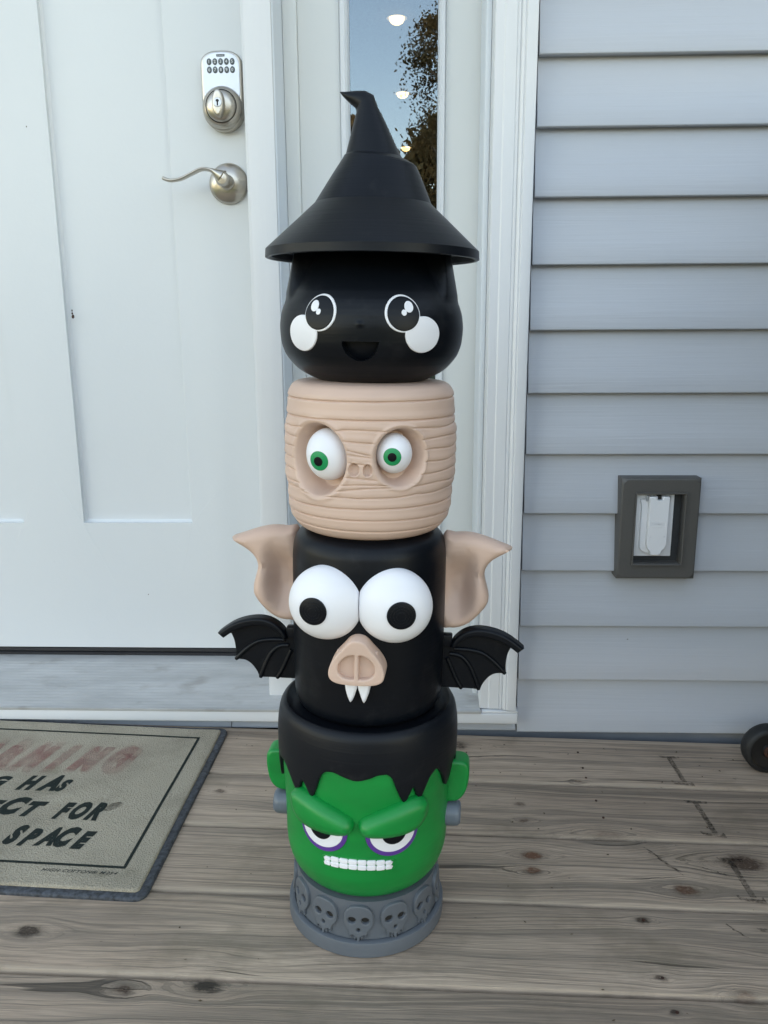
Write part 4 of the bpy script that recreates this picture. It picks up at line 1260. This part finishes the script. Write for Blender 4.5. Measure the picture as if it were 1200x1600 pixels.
# bandage edges: (phi0, z0, phi1, z1)
GRV = []
def ring_g(z, slope=0.0, ph=0.0): GRV.append(('r', z, slope, ph))
for z, a_, p_ in ((.6452, .0012, 10), (.6262, .0012, 60), (.5352, .0018, 20), (.5222, .0014, 90), (.5102, .0010, 150)): ring_g(z, a_, p_)
SEG = [(-180, .6165, -60, .6150), (-60, .6150, -12, .6165), (-12, .6165, 30, .6165), (34, .6180, 180, .6165),
       (40, .6068, 180, .6068), (42, .5950, 180, .5950), (42, .5825, 180, .5835), (41, .5705, 180, .5710), (36, .5588, 180, .5592), (-14, .5600, 36, .5618),
       (-180, .6068, -47, .6050), (-180, .5950, -53, .5935), (-180, .5835, -54, .5810), (-180, .5710, -52, .5690), (-180, .5592, -46, .5560),
       (-46, .5495, -20, .5530), (-20, .5530, 20, .5590), (-180, .5470, -46, .5495), (-46, .5475, 0, .5462), (0, .5462, 40, .5500), (40, .5500, 180, .5480),
       (-14, .6068, 8, .6035), (-13, .5980, 6, .5925), (-9, .5930, 7, .5890), (-7, .5835, 4, .5825), (-12, .5680, 10, .5665)]
SOCK = [(-30.2, .5845, 21.0, .0368, .026), (26.6, .5895, 16.8, .0292, .021)]
NOSE = [(-3.6, .5770, 3.0, .0062), (5.0, .5768, 2.6, .0058)]
def mummy_r(a, z):
    z = z + MZ
    r = mr(z)
    side = sm((abs(a) - 45) / 25) * sm((z - .548) / .012) * sm((.622 - z) / .010)
    r += side * .0022
    g = 0
    for _, zg, am, ph in GRV:
        zz = zg + am * sin(radians(a * 1.3 + ph)) * .6
        d = z - zz
        g += -.0017 * exp(-(d / .0009) ** 2) + .0007 * exp(-((d - .0042) / .0036) ** 2)
    for (a0, z0s, a1, z1s) in SEG:
        if a0 - 6 < a < a1 + 6:
            t = (a - a0) / (a1 - a0); zz = z0s + (z1s - z0s) * t + .0007 * sin(a * .13 + z0s * 900)
            fade = sm((a - a0 + 3) / 5) * sm((a1 + 3 - a) / 5)
            d = z - zz
            g += fade * (-.0013 * exp(-(d / .0009) ** 2) + .0007 * exp(-((d - .0042) / .0036) ** 2))
    # eye sockets
    sk_ = 0
    for (ac, zc, aw, zw, dep) in SOCK:
        q = sqrt(((a - ac) / aw) ** 2 + ((z - zc) / zw) ** 2)
        k = sm((1.06 - q) / .22)
        sk_ = max(sk_, k * dep)
        g *= 1 - sm((1.15 - q) / .12)
        r += .0012 * exp(-((q - 1.14) / .07) ** 2)
    for (ac, zc, aw, zw) in NOSE:
        q = sqrt(((a - ac) / aw) ** 2 + ((z - zc) / zw) ** 2)
        k = sm((1.08 - q) / .14)
        sk_ = max(sk_, k * .0050)
        r += .0007 * exp(-((q - 1.25) / .14) ** 2)
    return r + g - sk_
nz = 330
zs = []
for i in range(nz + 1):
    zs.append(.4965 + (.6620 - .4965) * i / nz)
# denser in front
def mummy_mesh():
    bm = bmesh.new(); rows = []
    angs = []
    a = -180.0
    while a < 180 - 1e-6:
        angs.append(a)
        a += .62 if abs(a) < 62 else 2.2
    n = len(angs)
    for z in zs:
        row = []
        for a in angs:
            r = mummy_r(a, z - MZ); t = radians(a)
            row.append(bm.verts.new((r * sin(t), -r * cos(t), z - MZ)))
        rows.append(row)
    for p, q in zip(rows, rows[1:]):
        for i in range(n): bm.faces.new((p[i], p[(i + 1) % n], q[(i + 1) % n], q[i]))
    bm.faces.new(rows[0][::-1]); bm.faces.new(rows[-1])
    return bm_obj('bandaged_head', bm, M['tan'], mum, 75)
mummy_mesh()
def eye(parent, c, rad, rot, gaze, ir, pr_, z0):
    """an egg shaped eye with iris and pupil discs lying on it"""
    bm = bmesh.new()
    bmesh.ops.create_uvsphere(bm, u_segments=48, v_segments=32, radius=1)
    Rm = Euler(rot).to_matrix()
    for v in bm.verts:
        p = Rm @ Vector((v.co.x * rad[0], v.co.y * rad[1], v.co.z * rad[2])) + Vector(c)
        v.co = Vector((p.x, p.y, p.z - z0))
    e = bm_obj('eyeball', bm, M['white'], parent, 80)
    C = Vector(c); Ri = Rm.transposed()
    d = Vector(gaze).normalized()
    U = (Vector((1, 0, 0)) - d * d.x).normalized(); V = U.cross(d) * -1
    if V.z < 0: V = -V
    def pm(u, v, w):
        o = C + U * u + V * v
        lo = Ri @ (o - C); ld = Ri @ d
        A = sum((ld[i] / rad[i]) ** 2 for i in range(3)); B = sum(ld[i] * lo[i] / rad[i] ** 2 for i in range(3)); Cc = sum((lo[i] / rad[i]) ** 2 for i in range(3)) - 1
        t = (-B + sqrt(max(0, B * B - A * Cc))) / A
        q = o + d * (t + w)
        return (q.x, q.y, q.z - z0)
    plate('iris', ellipse(0, 0, ir, ir, 36), pm, .0005, M['brightgreen'], e, cell=.004, bev=.0004, sink=.001, edge=.5)
    plate('pupil', ellipse(0, 0, pr_, pr_, 28), lambda u, v, w: pm(u, v, w + .0005), .0004, M['black'], e, cell=.004, bev=.0003, sink=.001, edge=.5)
eye(mum, (-.0355, -.0665, .5885), (.0240, .0230, .0275), (0, -.10, 0), (-.0085, -.0230, -.0050), .0104, .0050, MZ)
eye(mum, (.0325, -.0700, .5920), (.0190, .0190, .0210), (0, 0, 0), (.0000, -.02, -.0015), .0092, .0046, MZ)

# ---- cat head
CZ_ = .6600
cat = sec('cat_head', CZ_, 'round black cat head with glossy cartoon eyes, white cheeks and open mouth', 'figure head')
cb = pchip([(.6600, .0500), (.6630, .0590), (.6675, .0690), (.6735, .0790), (.6825, .0880), (.6916, .0940), (.7040, .0976), (.7175, .0986), (.7290, .0975), (.7403, .0942), (.7510, .0885), (.7620, .0815), (.7740, .0735), (.788, .0640), (.802, .0520), (.812, .036), (.816, .01)])
def cat_r(a, z):
    z = z + CZ_
    r = cb(z)
    # ears: flared wedges at both sides running up into the hat
    if z > .735:
        e = abs(abs(a) - 84)
        wid = 30 - 120 * (z - .735)
        er = .0945 - .34 * max(0, z - .742) + .0018 * sin((z - .742) * 60)
        er = .0950 - .20 * (z - .735)
        k = sm((wid - e) / 8) * sm((z - .735) / .018) * sm((.835 - z) / .01)
        r = r + max(0, er - r) * k
    # mouth: half disc cut into the face
    u = radians(a) * .097
    mz_ = z - .7040
    if mz_ < .0005 and (u / .0178) ** 2 + (mz_ / .0180) ** 2 < 1 and mz_ > -.0185:
        r -= .0110
    r += .0016 * exp(-(u / .0030) ** 2 - ((z - .7215) / .0024) ** 2)
    return r
def cat_mesh():
    bm = bmesh.new(); rows = []
    angs = []; a = -180.0
    while a < 180 - 1e-6:
        angs.append(a); a += .45 if abs(a) < 16 else 1.6
    n = len(angs)
    N = 240
    for j in range(N + 1):
        z = .6600 + (.816 - .6600) * j / N - CZ_
        rows.append([bm.verts.new((cat_r(a, z) * sin(radians(a)), -cat_r(a, z) * cos(radians(a)), z)) for a in angs])
    for p, q in zip(rows, rows[1:]):
        for i in range(n): bm.faces.new((p[i], p[(i + 1) % n], q[(i + 1) % n], q[i]))
    bm.faces.new(rows[0][::-1]); bm.faces.new(rows[-1])
    return bm_obj('head', bm, M['black'], cat, 60)
cat_mesh()
def cmap(off):
    def f(u, v, w):
        r = cb(v) + w + off
        a = u / .0975
        return (r * sin(a), -r * cos(a), v - CZ_)
    return f
for s in (-1, 1):
    ec_ = s * radians(24.8) * .0975
    plate('eye_ring', ellipse(ec_, .7320, .0183, .0182, 48), cmap(0), .0014, M['white'], cat, cell=.006, bev=.0006, sink=.001, edge=.4)
    plate('eye', ellipse(ec_ + s * .0006, .7319, .0165, .0166, 48), cmap(.0012), .0009, M['black'], cat, cell=.006, bev=.0006, sink=.001, edge=.4)
    plate('eye_highlight', ellipse(ec_ + s * .0062, .7385, .0047, .0056, 24), cmap(.0020), .0006, M['white'], cat, cell=.006, bev=.0004, sink=.001, edge=.4)
    plate('eye_highlight', ellipse(ec_ + s * .0008, .7328, .0027, .0030, 20), cmap(.0020), .0006, M['white'], cat, cell=.006, bev=.0004, sink=.001, edge=.4)
    cc = s * radians(37.8) * .0975
    plate('cheek', ellipse(cc, .7120, .0198, .0178, 48), cmap(.0002), .0015, M['white'], cat, cell=.006, bev=.0006, sink=.001, edge=.4)

# ---- witch hat
HZ = .788
hat = sec('witch_hat', HZ, 'black crumpled pointed witch hat with wide brim on the very top', 'hat')
def hat_mesh():
    # sections: centre x, z, radius, tilt of the section about Y (radians, towards -x)
    S = [(.0, .7895, .1065, 0), (.0, .7878, .1090, 0), (.0, .7878, .1122, 0), (.0, .7884, .1132, 0), (.0, .7965, .1128, 0), (.0, .7975, .1118, 0)]
    S += [(.0, .809, .0991, 0), (.0, .826, .0803, 0), (.0, .8433, .0611, 0)]
    S += [(.0024, .857, .0536, .02), (.0049, .871, .0461, .05), (.0068, .8835, .0388, .09), (.0066, .8862, .0368, .12)]
    S += [(.0010, .8902, .0296, .05), (.0, .8920, .0283, .0), (-.0017, .9055, .0232, .0), (-.0034, .9190, .0181, .0), (-.0050, .9322, .0129, .03), (-.0066, .9385, .0112, .14)]
    bm = bmesh.new(); n = 144; rows = []
    for (cx, z, r, t) in S:
        row = []
        for i in range(n):
            a = 2 * pi * i / n
            wob = 1 + .012 * sin(3 * a + z * 40) * sm((z - .80) / .05)
            lx, ly = r * wob * cos(a), r * wob * sin(a)
            row.append(bm.verts.new((cx + lx * cos(t), ly, z - HZ - lx * sin(t))))
        rows.append(row)
    # bent tip, curling to the left
    T = [(-.0092, .9424, .0112, .0098, .62), (-.0135, .9448, .0098, .0086, .98), (-.0195, .9462, .0075, .0070, 1.25), (-.0255, .9480, .0050, .0052, 1.35), (-.0310, .9502, .0024, .0030, 1.25), (-.0350, .9524, .0003, .0005, 1.2)]
    for (cx, z, r, ry, t) in T:
        row = []
        for i in range(n):
            a = 2 * pi * i / n
            lx, ly = r * cos(a), ry * sin(a)
            row.append(bm.verts.new((cx + lx * cos(t), ly, z - HZ + lx * sin(t))))
        rows.append(row)
    # inside of the brim
    inner = []
    for (z, r) in ((.7895, .1065), (.796, .1062), (.806, .0985), (.830, .0710), (.850, .050)):
        inner.append([bm.verts.new((r * cos(2 * pi * i / n), r * sin(2 * pi * i / n), z - HZ)) for i in range(n)])
    for p, q in zip(rows, rows[1:]):
        for i in range(n): bm.faces.new((p[i], p[(i + 1) % n], q[(i + 1) % n], q[i]))
    bm.faces.new(rows[-1])
    for p, q in zip(inner, inner[1:]):
        for i in range(n): bm.faces.new((p[(i + 1) % n], p[i], q[i], q[(i + 1) % n]))
    bm.faces.new(inner[-1])
    bmesh.ops.remove_doubles(bm, verts=bm.verts, dist=1e-6)
    return bm_obj('hat_cone', bm, M['black'], hat, 13)
hat_mesh()
for k in range(8):
    a = radians(-62 + k * 17.7)
    box('inner_rib', -.0008, .0008, -.092, -.0735, .0085, .0150, M['black'], hat, 0).rotation_euler = (0, 0, a)

# ================================================================== GROUND AND WOODS IN FRONT OF THE HOUSE
g = mesh_obj('lawn', [(-120, -160, -.62), (120, -160, -.62), (120, 60, -.62), (-120, 60, -.62)], [(0, 1, 2, 3)], M['grass'])
g['kind'] = 'structure'; g['label'] = 'lawn around the house'

def make_tree(name, loc, H, crown_r, crown_z0, nleaf, leaf, seed, mat, label, trunk_r=.16, clumps=22, cone=False):
    rr = random.Random(seed)
    root = empty(name, Matrix.Translation(loc), label, 'tree', 'trees across the lawn, seen mirrored in the glass')
    bm = bmesh.new()
    def limb(p, q, r0, r1, n=7):
        P, Q = Vector(p), Vector(q); t = (Q - P).normalized(); a = t.orthogonal().normalized(); b = t.cross(a)
        A = [bm.verts.new(P + (a * cos(2 * pi * i / n) + b * sin(2 * pi * i / n)) * r0) for i in range(n)]
        B = [bm.verts.new(Q + (a * cos(2 * pi * i / n) + b * sin(2 * pi * i / n)) * r1) for i in range(n)]
        for i in range(n): bm.faces.new((A[i], A[(i + 1) % n], B[(i + 1) % n], B[i]))
    limb((0, 0, 0), (.05, 0, H * .5), trunk_r, trunk_r * .6); limb((.05, 0, H * .5), (0, .05, H * .93), trunk_r * .6, trunk_r * .12)
    cl = []
    for k in range(clumps):
        f = (k + rr.random()) / clumps
        z = crown_z0 + (H - crown_z0) * f
        prof = (1 - f) ** .8 if cone else sqrt(max(.03, 1 - (2 * f - .9) ** 2))
        R_ = crown_r * prof * rr.uniform(.45, 1.0)
        a = rr.uniform(0, 2 * pi)
        c = Vector((R_ * cos(a), R_ * sin(a), z + rr.uniform(-.2, .3)))
        cl.append((c, rr.uniform(.22, .42) * crown_r * (.35 + .65 * prof)))
        limb((0, 0, max(.3, z - R_ * .7)), c, trunk_r * .28, trunk_r * .06, 5)
    bm_obj('trunk', bm, M['bark'], root, 60)
    vs = []; fs = []
    for i in range(nleaf):
        c, cr = cl[rr.randrange(len(cl))]
        p = c + Vector((rr.gauss(0, .5), rr.gauss(0, .5), rr.gauss(0, .38))) * cr
        n1 = Vector((rr.gauss(0, 1), rr.gauss(0, 1), rr.gauss(0, 1))).normalized(); n2 = n1.orthogonal().normalized()
        s = leaf * rr.uniform(.6, 1.3)
        b = len(vs)
        vs += [p - n1 * s, p + n2 * s * .5, p + n1 * s, p - n2 * s * .5]
        fs.append((b, b + 1, b + 2, b + 3))
    mesh_obj('crown', vs, fs, mat, root)
    return root
# reflected in the sidelight: the lone tall tree stands right of the camera's line
make_tree('tall_tree', (.66, -15.0, -.62), 7.6, 1.0, 1.2, 15000, .036, 5, M['leafolive'], 'tall slender tree with loose crown mirrored at the right of the sidelight glass', .10, 70)
specs = [(-2.8, -30, 8.3, 3.0, 'leafbrown', 'low rusty brown tree in the mirrored woods'), (1.2, -31, 8.4, 3.2, 'leafolive', 'low olive tree in the mirrored woods, behind the tall one'), (4.6, -28, 8.8, 3.0, 'leafbrown', 'fuller brown tree at the right of the mirrored woods'),
         (-7.5, -33, 9.0, 3.4, 'leafgreen', 'green tree left in the mirrored woods'), (9.5, -32, 8.2, 3.4, 'leafolive', 'olive tree far right in the woods'), (-13, -34, 8.0, 3.8, 'leafbrown', 'brown tree far left in the woods'),
         (15, -30, 8.5, 3.8, 'leafgreen', 'green tree at the right end of the woods'), (-20, -31, 9, 4.2, 'leafolive', 'olive tree at the left end of the woods')]
for i, (x, y, H, cr, mt, lb) in enumerate(specs):
    make_tree('woodland_tree', (x, y, -.62), H, cr, .8, 7000, .20, 20 + i, M[mt], lb, .2, 34)
